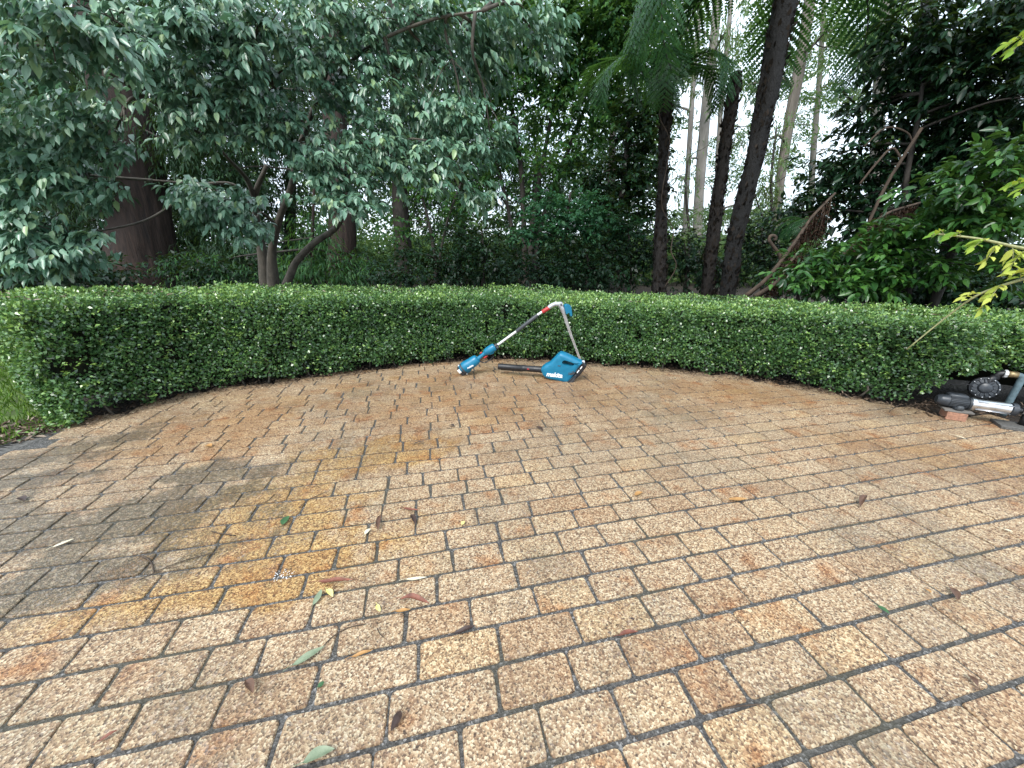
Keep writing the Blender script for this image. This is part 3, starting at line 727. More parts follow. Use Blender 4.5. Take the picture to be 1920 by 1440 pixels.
CL = [  # px, py, Y, rx px, ry px, sprigs
 (90, 40, 3.6, 150, 80, 46), (215, 40, 3.7, 90, 70, 30), (-60, 130, 3.8, 90, 120, 24), (150, 120, 4.0, 90, 50, 22),
 (400, 70, 4.7, 120, 75, 62), (330, 20, 4.5, 120, 60, 40), (500, 40, 5.0, 110, 60, 50),
 (40, 245, 4.2, 60, 50, 26), (160, 235, 4.4, 50, 95, 34), (215, 250, 4.5, 45, 60, 22), (50, 330, 4.2, 95, 55, 50), (165, 335, 4.4, 75, 55, 36),
 (50, 425, 4.1, 85, 60, 44), (140, 450, 4.2, 60, 55, 34), (95, 480, 4.0, 60, 30, 18), (10, 470, 4.0, 60, 40, 18),
 (370, 175, 4.9, 95, 70, 56), (470, 215, 5.1, 95, 70, 56), (400, 240, 4.9, 70, 40, 26), (450, 150, 5.0, 90, 60, 44), (555, 270, 5.3, 70, 50, 34), (300, 130, 4.6, 60, 60, 22),
 (430, 385, 5.2, 75, 48, 46), (470, 420, 5.3, 50, 35, 20), (380, 360, 5.1, 50, 35, 18),
 (640, 170, 5.4, 110, 85, 70), (560, 110, 5.2, 90, 75, 52), (710, 80, 5.5, 110, 75, 66), (770, 210, 5.4, 95, 70, 58), (680, 270, 5.3, 90, 60, 50),
 (860, 225, 5.3, 80, 45, 38), (860, 290, 5.2, 80, 38, 34), (800, 320, 5.2, 85, 40, 34), (890, 355, 5.2, 45, 28, 16), (650, 335, 5.2, 70, 48, 34), (600, 310, 5.2, 60, 40, 20),
 (660, 385, 5.1, 45, 22, 12), (610, 375, 5.1, 45, 22, 10), (740, 300, 5.3, 70, 40, 26), (920, 260, 5.3, 40, 30, 12),
 (620, 20, 5.3, 110, 60, 48), (790, 30, 5.4, 100, 60, 48), (880, 60, 5.5, 80, 55, 34), (970, 25, 5.4, 80, 45, 30), (1010, 80, 5.6, 60, 50, 22), (900, 120, 5.6, 70, 50, 26), (820, 120, 5.6, 80, 60, 36)]
lvs = Leaves(); core_xy = at(520, 300, 6.1)
for (x, y, Y, rx, ry, k) in CL:
    m = mpp(x, y, Y); c = at(x, y, Y); r = np.array([rx*m, .42, ry*m*.9])
    C = blob(c, r, int(k*1.35), .5)
    o = c-core_xy; o[2] = 0; o = nrm_(o); O = o + RNG.normal(size=(len(C), 3))*.55 - UP*.15 + np.array([0, -.25, 0])
    sprigs(lvs, C, O, 11, .21, .106, .48, .75, .85, .55, .28, .45, .22, .18)
    a = allst[np.argmin(np.linalg.norm(allst-c, axis=1) + .3*np.maximum(0, allst[:, 2]-c[2]))]
    _, sp = branch(BL, a, c, .020, .006, M['bark_grey'], .10)
    for q in range(4):
        e = blob(c, r, 1)[0]; branch(BL, sp[rnd.randint(4, 8)], e, .007, .003, M['bark_grey'], .03, 6, 'twig')
lvs.build('crown', 'leaf6', M['broad'], BL, 'stuff', singles=300)

# ---- redwoods with big fibrous trunks, fine dark sprays behind
def conifer(name, label, path, w_, clusters, cat='tree', group=None, dens=1.0, mat='conifer', L=.16, tmat='bark_red', ridge=.16, nr=17, tpl='rhomb', seg=40):
    T = thing(name, label, cat, foot(*path[0]), group)
    _, sp = trunk_obj(T, 'trunk', path, w_, M[tmat], seg, 40, .10, ridge, nr)
    lv = Leaves()
    for (x, y, Y, rx, ry, k) in clusters:
        m = mpp(x, y, Y); c = at(x, y, Y); r = np.array([rx*m, .5, ry*m])
        C = blob(c, r, int(k*dens), .6)
        O = rdir(len(C))*[1, 1, .3] - UP*.35
        sprigs(lv, C, O, 14, .45, L, .15, .5, .8, .2, .22, .45, .25)
        e = sp[np.argmin(np.abs(sp[:, 2]-c[2]-.3)), :3]
        branch(T, e, c, .028, .008, M['bark_dark'], .05)
    lv.build('crown', tpl, M[mat], T, 'stuff')
    return T
conifer('redwood_tree', 'massive red-brown fibrous redwood trunk behind the left end of the hedge', [(272, 530, 8.6), (262, 400, 8.7), (238, 250, 8.8), (205, 90, 8.9), (185, -60, 9)], [98, 82, 76, 70, 64],
        [(60, 190, 8, 120, 90, 210), (110, 280, 7.8, 100, 80, 170), (-40, 330, 8, 130, 110, 170), (330, 270, 8.6, 80, 80, 130), (370, 400, 9.6, 70, 80, 110), (130, 420, 9.6, 80, 70, 150), (60, 480, 9, 110, 60, 130), (380, 480, 9.6, 70, 50, 90), (60, 60, 9, 160, 100, 200), (260, 30, 9, 140, 110, 200)])
conifer('redwood_tree', 'red-brown redwood trunk rising behind the forked grey stems of the big-leaved tree', [(640, 530, 9.6), (642, 430, 9.6), (632, 280, 9.7), (622, 130, 9.8), (612, -60, 9.9)], [48, 42, 38, 34, 30],
        [(420, 200, 9.4, 120, 110, 180), (430, 320, 9.2, 90, 80, 140), (430, 470, 8.6, 80, 70, 130), (560, 60, 10, 140, 100, 190), (740, 120, 10, 120, 110, 190), (610, 220, 10.2, 110, 90, 130), (760, 270, 10, 100, 60, 120), (880, 80, 10.4, 110, 100, 160)])
conifer('redwood_tree', 'slim nearly black redwood trunk seen below the leaves left of the hedge centre', [(757, 535, 10.5), (755, 450, 10.5), (750, 360, 10.5), (744, 200, 10.6), (738, -40, 10.8)], [30, 28, 25, 22, 18],
        [(690, 320, 10.6, 70, 40, 70), (900, 200, 11, 110, 100, 140), (800, 60, 11, 120, 90, 150), (960, 60, 11, 110, 90, 140), (850, 370, 10.6, 70, 40, 60)], tmat='bark_dark')
conifer('bamboo_clump', 'fine-leaved bamboo thicket in the gloom behind the forked grey stems', [(585, 530, 7.6), (585, 470, 7.6), (588, 380, 7.6), (590, 300, 7.6)], [7, 6, 5, 4],
        [(590, 450, 7.7, 45, 60, 60), (560, 500, 7.5, 60, 30, 60), (660, 500, 7.8, 70, 30, 60), (390, 500, 7.4, 80, 35, 80)], cat='bamboo', mat='maple', L=.14, seg=8, ridge=0)

# ---- slender trees in the middle
def tree(name, label, base, stemlist, clusters, mat, tmat='bark_dark', L=.09, wr=.5, nleaf=9, twig=.22, droop=.35, cat='tree', group=None, tpl='leaf6', depth=.5, shell=.6, singles=0, spread=.85, nout=.3, tvar=.24, limb=.016, dens=1.0, stem='trunk', flat=.3):
    T = thing(name, label, cat, foot(*base), group); st = []
    for i, (path, w_) in enumerate(stemlist):
        _, sp = trunk_obj(T, stem, path, w_, M[tmat], 9, 20, .12, foot=path[0][1] > 440); st.append(sp[:, :3])
    A = np.concatenate(st) if st else np.array([foot(*base)])
    lv = Leaves()
    for (x, y, Y, rx, ry, k) in clusters:
        m = mpp(x, y, Y); c = at(x, y, Y); r = np.array([rx*m, depth, ry*m]); C = blob(c, r, max(3, int(k*dens)), shell)
        O = (C-c)/r*.8 + RNG.normal(size=(len(C), 3))*[.7, .7, flat] - UP*.1 + np.array([0, -.2, 0])
        sprigs(lv, C, O, nleaf, twig, L, wr, droop, spread, nout, .3, .5, tvar)
        if limb:
            a = A[np.argmin(np.linalg.norm(A-c, axis=1) + .5*np.maximum(0, A[:, 2]-c[2]))]; branch(T, a, c, limb, limb*.35, M[tmat], .06)
    lv.build('crown', tpl, M[mat], T, 'stuff', singles=singles)
    return T
tree('slender_tree', 'slim dark multi-stemmed tree spreading fine green leaves over the middle of the hedge', (985, 530, 10.5),
     [([(985, 530, 10.5), (982, 420, 10.5), (975, 300, 10.5), (955, 180, 10.4), (930, 60, 10.3)], [11, 10, 9, 7, 5]),
      ([(992, 530, 10.4), (1000, 400, 10.4), (1020, 290, 10.4), (1045, 170, 10.3), (1080, 40, 10.2)], [11, 9, 8, 6, 4]),
      ([(996, 520, 10.5), (1020, 400, 10.6), (1070, 270, 10.6), (1110, 170, 10.6), (1150, 80, 10.6)], [9, 8, 7, 6, 4]),
      ([(975, 520, 10.6), (950, 380, 10.7), (925, 280, 10.8), (905, 180, 10.8)], [8, 7, 6, 4])],
     [(930, 170, 10.3, 70, 60, 120), (1000, 90, 10, 90, 80, 200), (1090, 110, 10, 90, 80, 200), (1160, 60, 9.8, 80, 80, 170), (1100, 230, 10.3, 80, 50, 110), (1030, 200, 10.4, 70, 45, 90), (1170, 190, 10, 60, 60, 110), (960, 280, 10.6, 60, 35, 70), (1040, 310, 10.2, 60, 40, 80), (900, 330, 10.8, 60, 50, 80), (940, 20, 10, 90, 60, 140), (1060, 20, 9.8, 90, 50, 140), (1170, 0, 9.4, 90, 60, 150)],
     'maple', L=.12, nleaf=10, twig=.3, tpl='rhomb', depth=.7)
tree('dense_tree', 'dark dense tree with drooping crown left of the slim black fern trunk', (1165, 530, 9.6),
     [([(1165, 530, 9.6), (1160, 430, 9.6), (1172, 320, 9.6), (1180, 200, 9.6)], [16, 13, 11, 8])],
     [(1180, 340, 9.5, 70, 45, 120), (1150, 390, 9.5, 75, 40, 110), (1205, 270, 9.5, 55, 50, 110), (1210, 210, 9.4, 50, 40, 90), (1110, 330, 9.7, 50, 40, 60), (1200, 400, 9.3, 45, 40, 60)],
     'dark', L=.12, nleaf=10, twig=.26, tpl='rhomb', depth=.6)
tree('layered_shrub', 'mid green shrub with flat tiers of fine leaves above the middle of the hedge', (1060, 530, 8.2),
     [([(1060, 530, 8.2), (1058, 470, 8.2), (1064, 400, 8.2), (1070, 360, 8.2)], [9, 8, 6, 4])],
     [(1060, 375, 8.1, 70, 12, 60), (1030, 405, 8.0, 75, 12, 60), (1110, 400, 8.1, 80, 12, 70), (1070, 430, 8.0, 95, 12, 80), (1150, 430, 8.1, 60, 12, 44), (990, 440, 8.0, 55, 12, 40), (1010, 380, 8.2, 45, 10, 30)],
     'layer', L=.085, nleaf=10, twig=.22, tpl='rhomb', depth=.55, flat=.08, droop=.15, nout=.5, cat='shrub')
tree('thin_tree', 'thin forked sapling standing to the right of the slim nearly black redwood trunk', (815, 530, 9.3),
     [([(818, 530, 9.3), (812, 460, 9.3), (800, 400, 9.3), (785, 350, 9.3)], [8, 7, 5, 3]), ([(822, 500, 9.3), (835, 430, 9.3), (850, 380, 9.3), (870, 330, 9.3)], [6, 5, 4, 3])],
     [(800, 360, 9.3, 60, 40, 50), (860, 390, 9.3, 50, 30, 40), (720, 420, 9.6, 30, 40, 22), (770, 430, 9.2, 40, 25, 20)], 'maple', L=.09, tpl='rhomb')

# ---- dark evergreens that close the garden behind the redwoods
for (x, Y, h, wdt, lab) in [(-60, 10.5, 60, 150, 'gloomy evergreen at the far left edge behind the big-leaved tree'), (130, 11.5, 120, 140, 'deep green evergreen left of the massive redwood trunk'), (360, 11.0, 90, 130, 'shadowy evergreen between the massive redwood and the forked grey stems'),
        (540, 11.8, 140, 120, 'shadowy evergreen right behind the forked grey stems'), (860, 12.4, 190, 110, 'dark evergreen behind the thin forked sapling'), (1000, 13.2, 330, 100, 'dark evergreen low behind the slim multi-stemmed tree'), (1140, 13.6, 270, 90, 'dark evergreen behind the dense drooping tree')]:
    cl = []; r2 = random.Random(x)
    y = h
    while y < 540:
        for q in range(2): cl.append((x+r2.uniform(-.6, .6)*wdt, y+r2.uniform(-20, 20), Y+r2.uniform(-.6, .8), wdt*.75, 55, 78))
        y += 62
    tree('evergreen_tree', lab, (x, 530, Y), [([(x, 530, Y), (x+6, 350, Y), (x+10, h-40, Y)], [22, 17, 9])], cl, 'conifer', L=.17, wr=.2, nleaf=14, twig=.42, droop=.5, tpl='rhomb', depth=.6, group='dark evergreens behind the redwoods')
# ---- understorey bushes just behind the hedge
US = [(560, 505, 8.8, 70, 30, 'low dark bush under the forked grey stems'), (690, 500, 8.6, 60, 34, 'dark bush between the two right-hand redwood trunks'), (815, 495, 8.2, 75, 45, 'glossy dark bush right of the slim black redwood trunk'),
      (905, 470, 8.4, 75, 65, 'tall dark bush behind the hedge left of the tiered shrub'), (1000, 505, 7.4, 80, 36, 'low glossy bush under the tiered shrub'), (1100, 495, 7.6, 75, 48, 'dark leathery bush behind the hedge just right of its centre'),
      (1180, 470, 7.8, 60, 70, 'upright dark bush left of the slim black fern trunk'), (1285, 490, 7.4, 50, 55, 'dark bush between the first two fern trunks'), (1345, 505, 8.0, 40, 40, 'small dark bush between the two leaning fern trunks'),
      (1430, 470, 7.6, 55, 70, 'dark bush in the gap right of the tallest fern trunk'), (470, 510, 8.4, 60, 26, 'low bush in deep shade right of the massive redwood'), (745, 515, 7.6, 60, 22, 'low shadowed bush at the foot of the slim black redwood'), (40, 500, 5.6, 90, 45, 'dark bush under the drooping leaves at the far left end of the hedge'), (170, 510, 6.6, 70, 34, 'low dark bush left of the massive redwood foot'), (370, 505, 7.2, 70, 34, 'low dark bush between the massive redwood foot and the forked grey stems'),
      (1500, 520, 5.8, 60, 40, 'low dark bush behind the dead fronds'), (1640, 540, 5.0, 90, 40, 'shadowed bush under the bright glossy shrub'), (1800, 545, 4.6, 110, 50, 'shadowed bush behind the right end of the hedge')]
for (x, y, Y, rx, ry, lab) in US:
    k = int(rx*ry*.045)
    tree('understorey_bush', lab, (x, 530, Y), [([(x, 530, Y), (x+4, 500, Y), (x-2, y-ry*.6, Y)], [6, 5, 3])],
         [(x, y, Y, rx, ry*1.1, k), (x-rx*.5, y-ry*.3, Y+.3, rx*.6, ry*.6, k//2), (x+rx*.5, y+ry*.1, Y-.1, rx*.6, ry*.7, k//2)],
         'dark', L=.075, wr=.5, nleaf=8, twig=.16, tpl='rhomb', depth=.5, cat='bush', group='bushes behind the hedge', stem='stem')

# ---- tree ferns
FR = {}
def frond_mesh(key, Lf, npair, Wd, droop, seed):
    r = np.random.default_rng(seed); lv = Leaves(); rach = []
    n = 40; p = np.zeros(3); ang = .45; pp = [p.copy()]; dd = []
    for i in range(n):
        ang -= droop/n*(1+1.2*i/n); d = np.array([math.cos(ang), .03*math.sin(i*.2), math.sin(ang)]); dd.append(d); p = p+d*Lf/n; pp.append(p.copy())
    pp = np.array(pp); dd = np.array(dd+[dd[-1]])
    for i in range(npair):
        t = .10+.89*i/(npair-1); q = t*n; a = int(min(q, n-1)); base = pp[a]+(pp[a+1]-pp[a])*(q-a); d = dd[a]
        side = np.array([0, 1., 0]); nor = np.cross(d, side)
        lp = Wd*(math.sin(math.pi*min(1, .12+.86*t))**.75)
        for s_ in (-1, 1):
            pd = nrm_(side*s_*.86 + d*.5 - np.array([0, 0, .28]) + r.normal(size=3)*.05)
            m = 15; tt = (np.arange(m)+.4)/m
            pos = base + pd*(tt*lp)[:, None] - np.array([0, 0, .10])*(tt**2*lp)[:, None]
            lat = nrm_(np.cross(nor, pd))
            pl = lp*.20*(1-tt*.75)+.006
            for s2 in (-1, 1):
                lv.add(pos, lat*s2*.9 + pd*.45 - UP*.12 + r.normal(size=(m, 3))*.05, nor + r.normal(size=(m, 3))*.15, pl, lp/m*1.15, .5+.2*r.normal(size=m))
    a = lv.cat(); V, Fc = leafverts(*a[:5], 'rhomb'); k = len(V); fa = np.array(Fc)
    me = rawmesh('frond', V.reshape(-1, 3), (fa[None]+(np.arange(k)*4)[:, None, None]).ravel(), 4, np.repeat(a[5], 4), M['fern'])
    mb = MB(); tube(mb, pp[::2], np.linspace(.013, .003, len(pp[::2])), 6); ro = mb.build('stalk', M['bark_fern_brown'], None)
    FR[key] = (me, ro.data); bpy.data.objects.remove(ro)
frond_mesh('a', 2.5, 25, .56, 1.7, 1); frond_mesh('b', 2.2, 24, .50, 2.3, 2); frond_mesh('s', 1.1, 22, .26, 1.9, 3)
def frond(parent, key, p, az, tilt, scale=1.0, roll=0.0):
    o = bpy.data.objects.new('frond', FR[key][0]); COL.objects.link(o); o.parent = parent
    s = bpy.data.objects.new('stalk', FR[key][1]); COL.objects.link(s); s.parent = o
    o.matrix_basis = Matrix.Translation(Vector(p-off(parent))) @ Matrix.Rotation(az, 4, 'Z') @ Matrix.Rotation(-tilt, 4, 'Y') @ Matrix.Rotation(roll, 4, 'X') @ Matrix.Diagonal((scale, scale, scale, 1))
    return o
def fern(label, path, w_, tmat, fr, scars=True):
    T = thing('tree_fern', label, 'tree fern', foot(*path[0]), 'tree ferns behind the hedge')
    _, sp = trunk_obj(T, 'trunk', path, w_, M[tmat], 22, 60, .28, .10, 11)
    # leaf-base scars all the way up
    lv = Leaves(); k = 900; q = RNG.random(k)*(len(sp)-2); i = q.astype(int)
    c = sp[i, :3]; r = sp[i, 3]; th = RNG.random(k)*2*math.pi; o = np.stack([np.cos(th), np.sin(th), np.zeros(k)], 1)
    lv.add(c + (sp[i+1, :3]-c)*(q-i)[:, None] + o*(r*.93)[:, None], o*.5+UP+RNG.normal(size=(k, 3))*.25, o+RNG.normal(size=(k, 3))*.3, RNG.uniform(.04, .11, k), RNG.uniform(.02, .05, k), RNG.random(k)*.8)
    lv.build('bark_scales', 'rhomb', M['scale'], T, 'stuff')
    top = sp[-1, :3]
    for f in fr: frond(T, f[0], top+np.array([math.cos(f[1]), math.sin(f[1]), 0])*.08, *f[1:])
    return T, sp
M['scale'] = leafmat('trunk_scale', [(.006, .005, .004), (.025, .019, .014), (.07, .055, .045)], .9, 0, spec=.15)
R_ = math.radians
fern('slim upright black-barked tree fern nearest the hedge centre', [(1236, 535, 6.6), (1238, 450, 6.6), (1243, 330, 6.6), (1247, 230, 6.6), (1250, 165, 6.6)], [22, 20, 16, 17, 17], 'bark_fern_brown',
     [('b', R_(200), .55, .8), ('b', R_(250), .5, .75), ('a', R_(150), .7, .7), ('b', R_(300), .5, .7), ('b', R_(20), .7, .7), ('a', R_(80), .8, .7)])
fern('leaning tree fern trunk cut off bare at its top, middle of the three', [(1327, 540, 6.7), (1338, 440, 6.7), (1352, 330, 6.7), (1368, 220, 6.7), (1381, 135, 6.7)], [20, 20, 19, 19, 16], 'bark_fern_brown', [])
T3, sp3 = fern('tallest and thickest tree fern with a leaning black scaly trunk', [(1364, 545, 6.0), (1382, 430, 6.0), (1418, 280, 6.0), (1447, 140, 6.0), (1473, 0, 6.0), (1500, -130, 6.0)], [26, 26, 27, 33, 38, 42], 'bark_fern',
     [('a', R_(185), -.10, 1.25), ('a', R_(205), -.05, 1.3), ('a', R_(145), .0, 1.2), ('a', R_(120), -.1, 1.1), ('a', R_(20), -.1, 1.1), ('a', R_(60), .0, 1.1)])
# the vine stem that runs down the thick trunk, roots and creeper on the slim one
mb = MB(); P = pts([(1245, 540, 6.4), (1268, 500, 6.4), (1258, 470, 6.4), (1262, 430, 6.5), (1240, 380, 6.45), (1256, 270, 6.45), (1236, 215, 6.45), (1262, 175, 6.5)]); tube(mb, spline(P, 30), .008, 6)
tag(mb.build('vine', M['wood_dead'], None), 'thin brown vine twisting up the slim black fern trunk', 'vine')

# ---- pale gum trees beyond
GR = 'pale gum trees beyond the garden'
def gum(label, path, w_, clusters, tmat='bark_gum', mat='gum', L=.22, k=1.0):
    T = thing('gum_tree', label, 'tree', foot(path[0][0], path[0][1], path[0][2]), GR)
    _, sp = trunk_obj(T, 'trunk', path, w_, M[tmat], 14, 30, .10)
    lv = Leaves()
    for (x, y, Y, rx, ry, n) in clusters:
        m = mpp(x, y, Y); c = at(x, y, Y); r = np.array([rx*m, 1.2, ry*m]); C = blob(c, r, int(n*k), .7)
        sprigs(lv, C, RNG.normal(size=(len(C), 3))*[1, 1, .4]-UP*.3, 8, .5, L, .2, .8, .7, .3, .3, .5, .25)
        a = sp[np.argmin(np.linalg.norm(sp[:, :3]-c, axis=1)+np.maximum(0, sp[:, 2]-c[2])), :3]
        _, b = branch(T, a, c, .06, .02, M[tmat], .1)
        for q in range(5): branch(T, b[rnd.randint(3, 8)], blob(c, r*1.2, 1)[0], .018, .006, M['bark_grey'], .05, 6, 'twig')
    lv.build('crown', 'rhomb', M[mat], T, 'stuff')
gum('broadest pale gum trunk, straight, left of the cut-off fern trunk', [(1306, 470, 17), (1312, 350, 17), (1322, 220, 17), (1336, 100, 17), (1352, -60, 17)], [17, 17, 18, 16, 15], [(1300, 120, 16.5, 60, 60, 40), (1250, 40, 16, 90, 70, 70), (1360, 60, 16, 60, 60, 50), (1290, 300, 17, 30, 60, 24)])
gum('thin pale gum trunk close to the slim black fern trunk', [(1282, 470, 19), (1288, 350, 19), (1297, 200, 19), (1308, 60, 19), (1316, -60, 19)], [10, 9, 9, 8, 7], [(1270, 330, 19, 40, 50, 26), (1262, 200, 19, 40, 50, 26)])
gum('slim pale gum trunk seen between the two leaning fern trunks', [(1340, 470, 20), (1345, 330, 20), (1352, 200, 20), (1366, 60, 20), (1374, -60, 20)], [9, 9, 8, 8, 7], [(1390, 240, 19, 40, 60, 30), (1400, 380, 19, 40, 40, 24), (1350, 420, 19, 40, 40, 30)])
gum('grey stringy-barked gum right of the tallest fern trunk', [(1452, 480, 14), (1462, 350, 14), (1478, 240, 14), (1500, 120, 14), (1528, -60, 14)], [14, 15, 17, 19, 20], [(1430, 350, 13.5, 40, 60, 44), (1450, 260, 13.5, 40, 50, 30), (1420, 440, 13.5, 50, 50, 50), (1560, 60, 13, 60, 70, 40), (1400, 160, 14, 50, 70, 30)], 'bark_gum_rough')
gum('distant thin pale gum standing in the bright sky gap', [(1518, 420, 26), (1524, 300, 26), (1534, 180, 26), (1540, 90, 26), (1548, -40, 26)], [11, 10, 9, 8, 6], [(1500, 190, 26, 60, 50, 22), (1580, 160, 26, 50, 50, 18), (1540, 60, 25, 70, 60, 40), (1620, 60, 25, 60, 50, 40), (1560, 280, 26, 60, 40, 16)])
gum('pale gum trunk half hidden by the dark leaves at upper right', [(1640, 420, 13), (1644, 280, 13), (1650, 150, 13), (1660, 40, 13), (1668, -60, 13)], [20, 20, 19, 18, 17], [(1610, 110, 12.5, 50, 60, 30), (1680, 40, 12, 70, 60, 40)])

tree('wattle_tree', 'feathery pale green tree in the sky gap just right of the tallest fern trunk', (1452, 530, 11.5),
     [([(1452, 530, 11.5), (1450, 440, 11.5), (1446, 340, 11.5), (1456, 240, 11.5)], [7, 6, 5, 3]), ([(1448, 450, 11.5), (1420, 380, 11.5), (1405, 320, 11.5)], [4, 3, 2])],
     [(1440, 330, 11.4, 34, 40, 34), (1418, 400, 11.3, 40, 36, 40), (1468, 260, 11.4, 26, 40, 20), (1470, 400, 11.3, 36, 40, 40), (1490, 330, 11.6, 24, 30, 12)], 'gum', L=.10, wr=.3, nleaf=12, twig=.3, tpl='rhomb', depth=.5)
tree('wattle_tree', 'feathery pale green sapling low between the slim fern trunk and the cut-off one', (1290, 530, 11.5),
     [([(1290, 530, 11.5), (1292, 440, 11.5), (1286, 360, 11.5), (1290, 300, 11.5)], [6, 5, 4, 2])],
     [(1285, 430, 11.4, 30, 40, 36), (1310, 390, 11.4, 24, 40, 20), (1275, 350, 11.5, 18, 40, 10), (1340, 440, 11.4, 26, 30, 24)], 'gum', L=.10, wr=.3, nleaf=12, twig=.3, tpl='rhomb', depth=.5)
# ---- the dark tree and the bright shrub on the right
tree('dark_tree', 'very dark glossy-leaved tree filling the upper right corner', (1790, 520, 6.4),
     [([(1790, 520, 6.4), (1780, 400, 6.4), (1765, 250, 6.4), (1745, 60, 6.4), (1740, -80, 6.4)], [34, 30, 26, 24, 20]), ([(1860, 520, 6.0), (1875, 350, 6), (1900, 180, 6), (1930, 0, 6)], [22, 19, 16, 12]),
      ([(1688, 440, 5.8), (1700, 330, 5.8), (1716, 250, 5.8), (1730, 160, 5.8)], [10, 9, 8, 6])],
     [(1770, 40, 6, 120, 80, 190), (1880, 60, 5.6, 100, 90, 170), (1720, 170, 6.1, 80, 70, 130), (1860, 180, 5.6, 100, 80, 170), (1780, 270, 6, 100, 70, 150), (1890, 280, 5.5, 80, 70, 120), (1690, 300, 6.2, 80, 60, 110),
      (1600, 320, 6.4, 70, 40, 70), (1570, 290, 6.5, 40, 30, 26), (1550, 370, 6.6, 55, 55, 80), (1500, 400, 6.6, 40, 50, 50), (1640, 390, 6.2, 80, 60, 110), (1740, 380, 6, 90, 60, 120), (1840, 370, 5.8, 90, 60, 120), (1620, 460, 6.4, 90, 50, 90), (1740, 470, 6.0, 100, 50, 110), (1860, 480, 5.6, 100, 50, 100), (1640, 200, 6.4, 35, 60, 44), (1590, 210, 6.6, 26, 20, 10), (1960, 180, 5, 90, 160, 120), (1680, 110, 6.3, 50, 40, 40)],
     'dark', L=.11, wr=.48, nleaf=10, twig=.22, depth=.5, droop=.45, tpl='leaf6', dens=.85, limb=.02)
tree('glossy_shrub', 'bright glossy-leaved shrub leaning over the right end of the hedge', (1700, 560, 4.6),
     [([(1700, 545, 4.6), (1720, 480, 4.6), (1760, 420, 4.5)], [16, 13, 9]), ([(1760, 545, 4.3), (1800, 440, 4.2), (1850, 340, 4.0)], [14, 12, 8])],
     [(1520, 505, 4.6, 60, 34, 40), (1590, 490, 4.5, 65, 36, 46), (1670, 470, 4.4, 70, 36, 46), (1560, 540, 4.4, 70, 16, 22), (1660, 520, 4.3, 70, 32, 40), (1740, 500, 4.2, 60, 36, 36), (1730, 430, 4.3, 60, 28, 28), (1650, 430, 4.5, 40, 22, 14),
      (1830, 340, 3.9, 55, 50, 34), (1890, 300, 3.8, 50, 50, 30), (1780, 400, 4.1, 50, 34, 24), (1850, 420, 3.9, 60, 40, 34), (1900, 400, 3.7, 50, 60, 30), (1740, 350, 4.3, 36, 22, 10), (1930, 500, 3.6, 50, 50, 20)],
     'camellia', L=.095, wr=.46, nleaf=9, twig=.17, depth=.26, droop=.35, singles=300, cat='shrub', nout=.45, stem='stem', tvar=.3, limb=.012, dens=1.25)

# ---- yellowing branches that reach in from the right
YB = thing('leafy_branch', 'branch with yellowing compound leaves reaching in at the right edge over the hedge', 'branch', at(1980, 470, 2.5))
def yb(path, w0, w1, leaves, mat, L=.066):
    P = spline(pts(path), 24); mb = MB(); m = mpp(*path[0]); tube(mb, P, np.linspace(w0*m*.5, w1*m*.5, 24), 6)
    mb.build('stem', M['twigy'], YB)
    for (t, dx, dy, n, tint) in leaves:        # a pinnate leaf: stalk with paired leaflets
        a = P[int(t*23)]; d = nrm_(np.array([dx, -.25, dy])); l = .019*n + .05
        q = spline([a, a+d*l*.5+UP*.02, a+d*l-UP*l*.2], 8); mb = MB(); tube(mb, q, .0018, 5); st = mb.build('leaf_stalk', M['twigy'], YB)
        k = 2*n+1; u = np.array([.2+.8*((i//2)+.5)/n if i < 2*n else 1.0 for i in range(k)])
        pos = np.array([q[min(7, int(x*7))] for x in u]); lat = nrm_(np.cross(d, [0, .5, .9]))
        sd = np.array([(1 if i % 2 else -1) if i < 2*n else 0 for i in range(k)])
        dd = lat*sd[:, None]*.8 + d*.75 - UP*.25 + RNG.normal(size=(k, 3))*.12
        nn = np.array([0, -.55, .8]) + RNG.normal(size=(k, 3))*.25
        Lk = L*(1+.15*RNG.normal(size=k)); place_leaves(pos, dd, nn, Lk, Lk*.42, np.clip(tint+.15*RNG.normal(size=k), 0, .99), 'leaf6', M[mat], YB, 'leaflet')
M['twigy'] = plain('pale_green_twig', (.30, .30, .14), .6, var=.25, scale=60)
yb([(1990, 480, 2.5), (1900, 462, 2.55), (1830, 447, 2.6), (1750, 438, 2.7)], 7, 3, [(.1, -.6, -.5, 5, .75), (.25, -.8, -.5, 5, .8), (.45, -.7, -.6, 4, .85), (.6, -.9, -.2, 3, .35), (.8, -.9, .1, 3, .15), (.95, -1, .1, 3, .1), (.35, .2, -1, 4, .9)], 'yellow')
yb([(1990, 500, 2.45), (1930, 520, 2.5), (1880, 535, 2.55), (1830, 555, 2.6), (1780, 590, 2.66), (1700, 655, 2.75)], 7, 2.5, [(.15, -.5, .3, 5, .8), (.28, -.7, .35, 5, .9), (.4, -.6, -.3, 4, .9), (.5, -.4, -.6, 4, .85), (.62, -.8, .1, 3, .95), (.2, .1, -.9, 4, .7)], 'yellow')
yb([(2000, 330, 2.7), (1950, 340, 2.7), (1905, 352, 2.75)], 6, 3, [(.3, -.7, .3, 5, .25), (.6, -.8, -.2, 5, .2), (.9, -.9, .1, 4, .15), (.5, -.3, -.9, 5, .3), (.2, -.5, -.7, 5, .2)], 'yellow')
yb([(2000, 70, 2.7), (1950, 72, 2.7), (1912, 80, 2.7)], 5, 3, [(.4, -.8, .2, 4, .35), (.7, -.9, -.3, 4, .3), (.95, -.9, 0, 3, .3)], 'yellow')

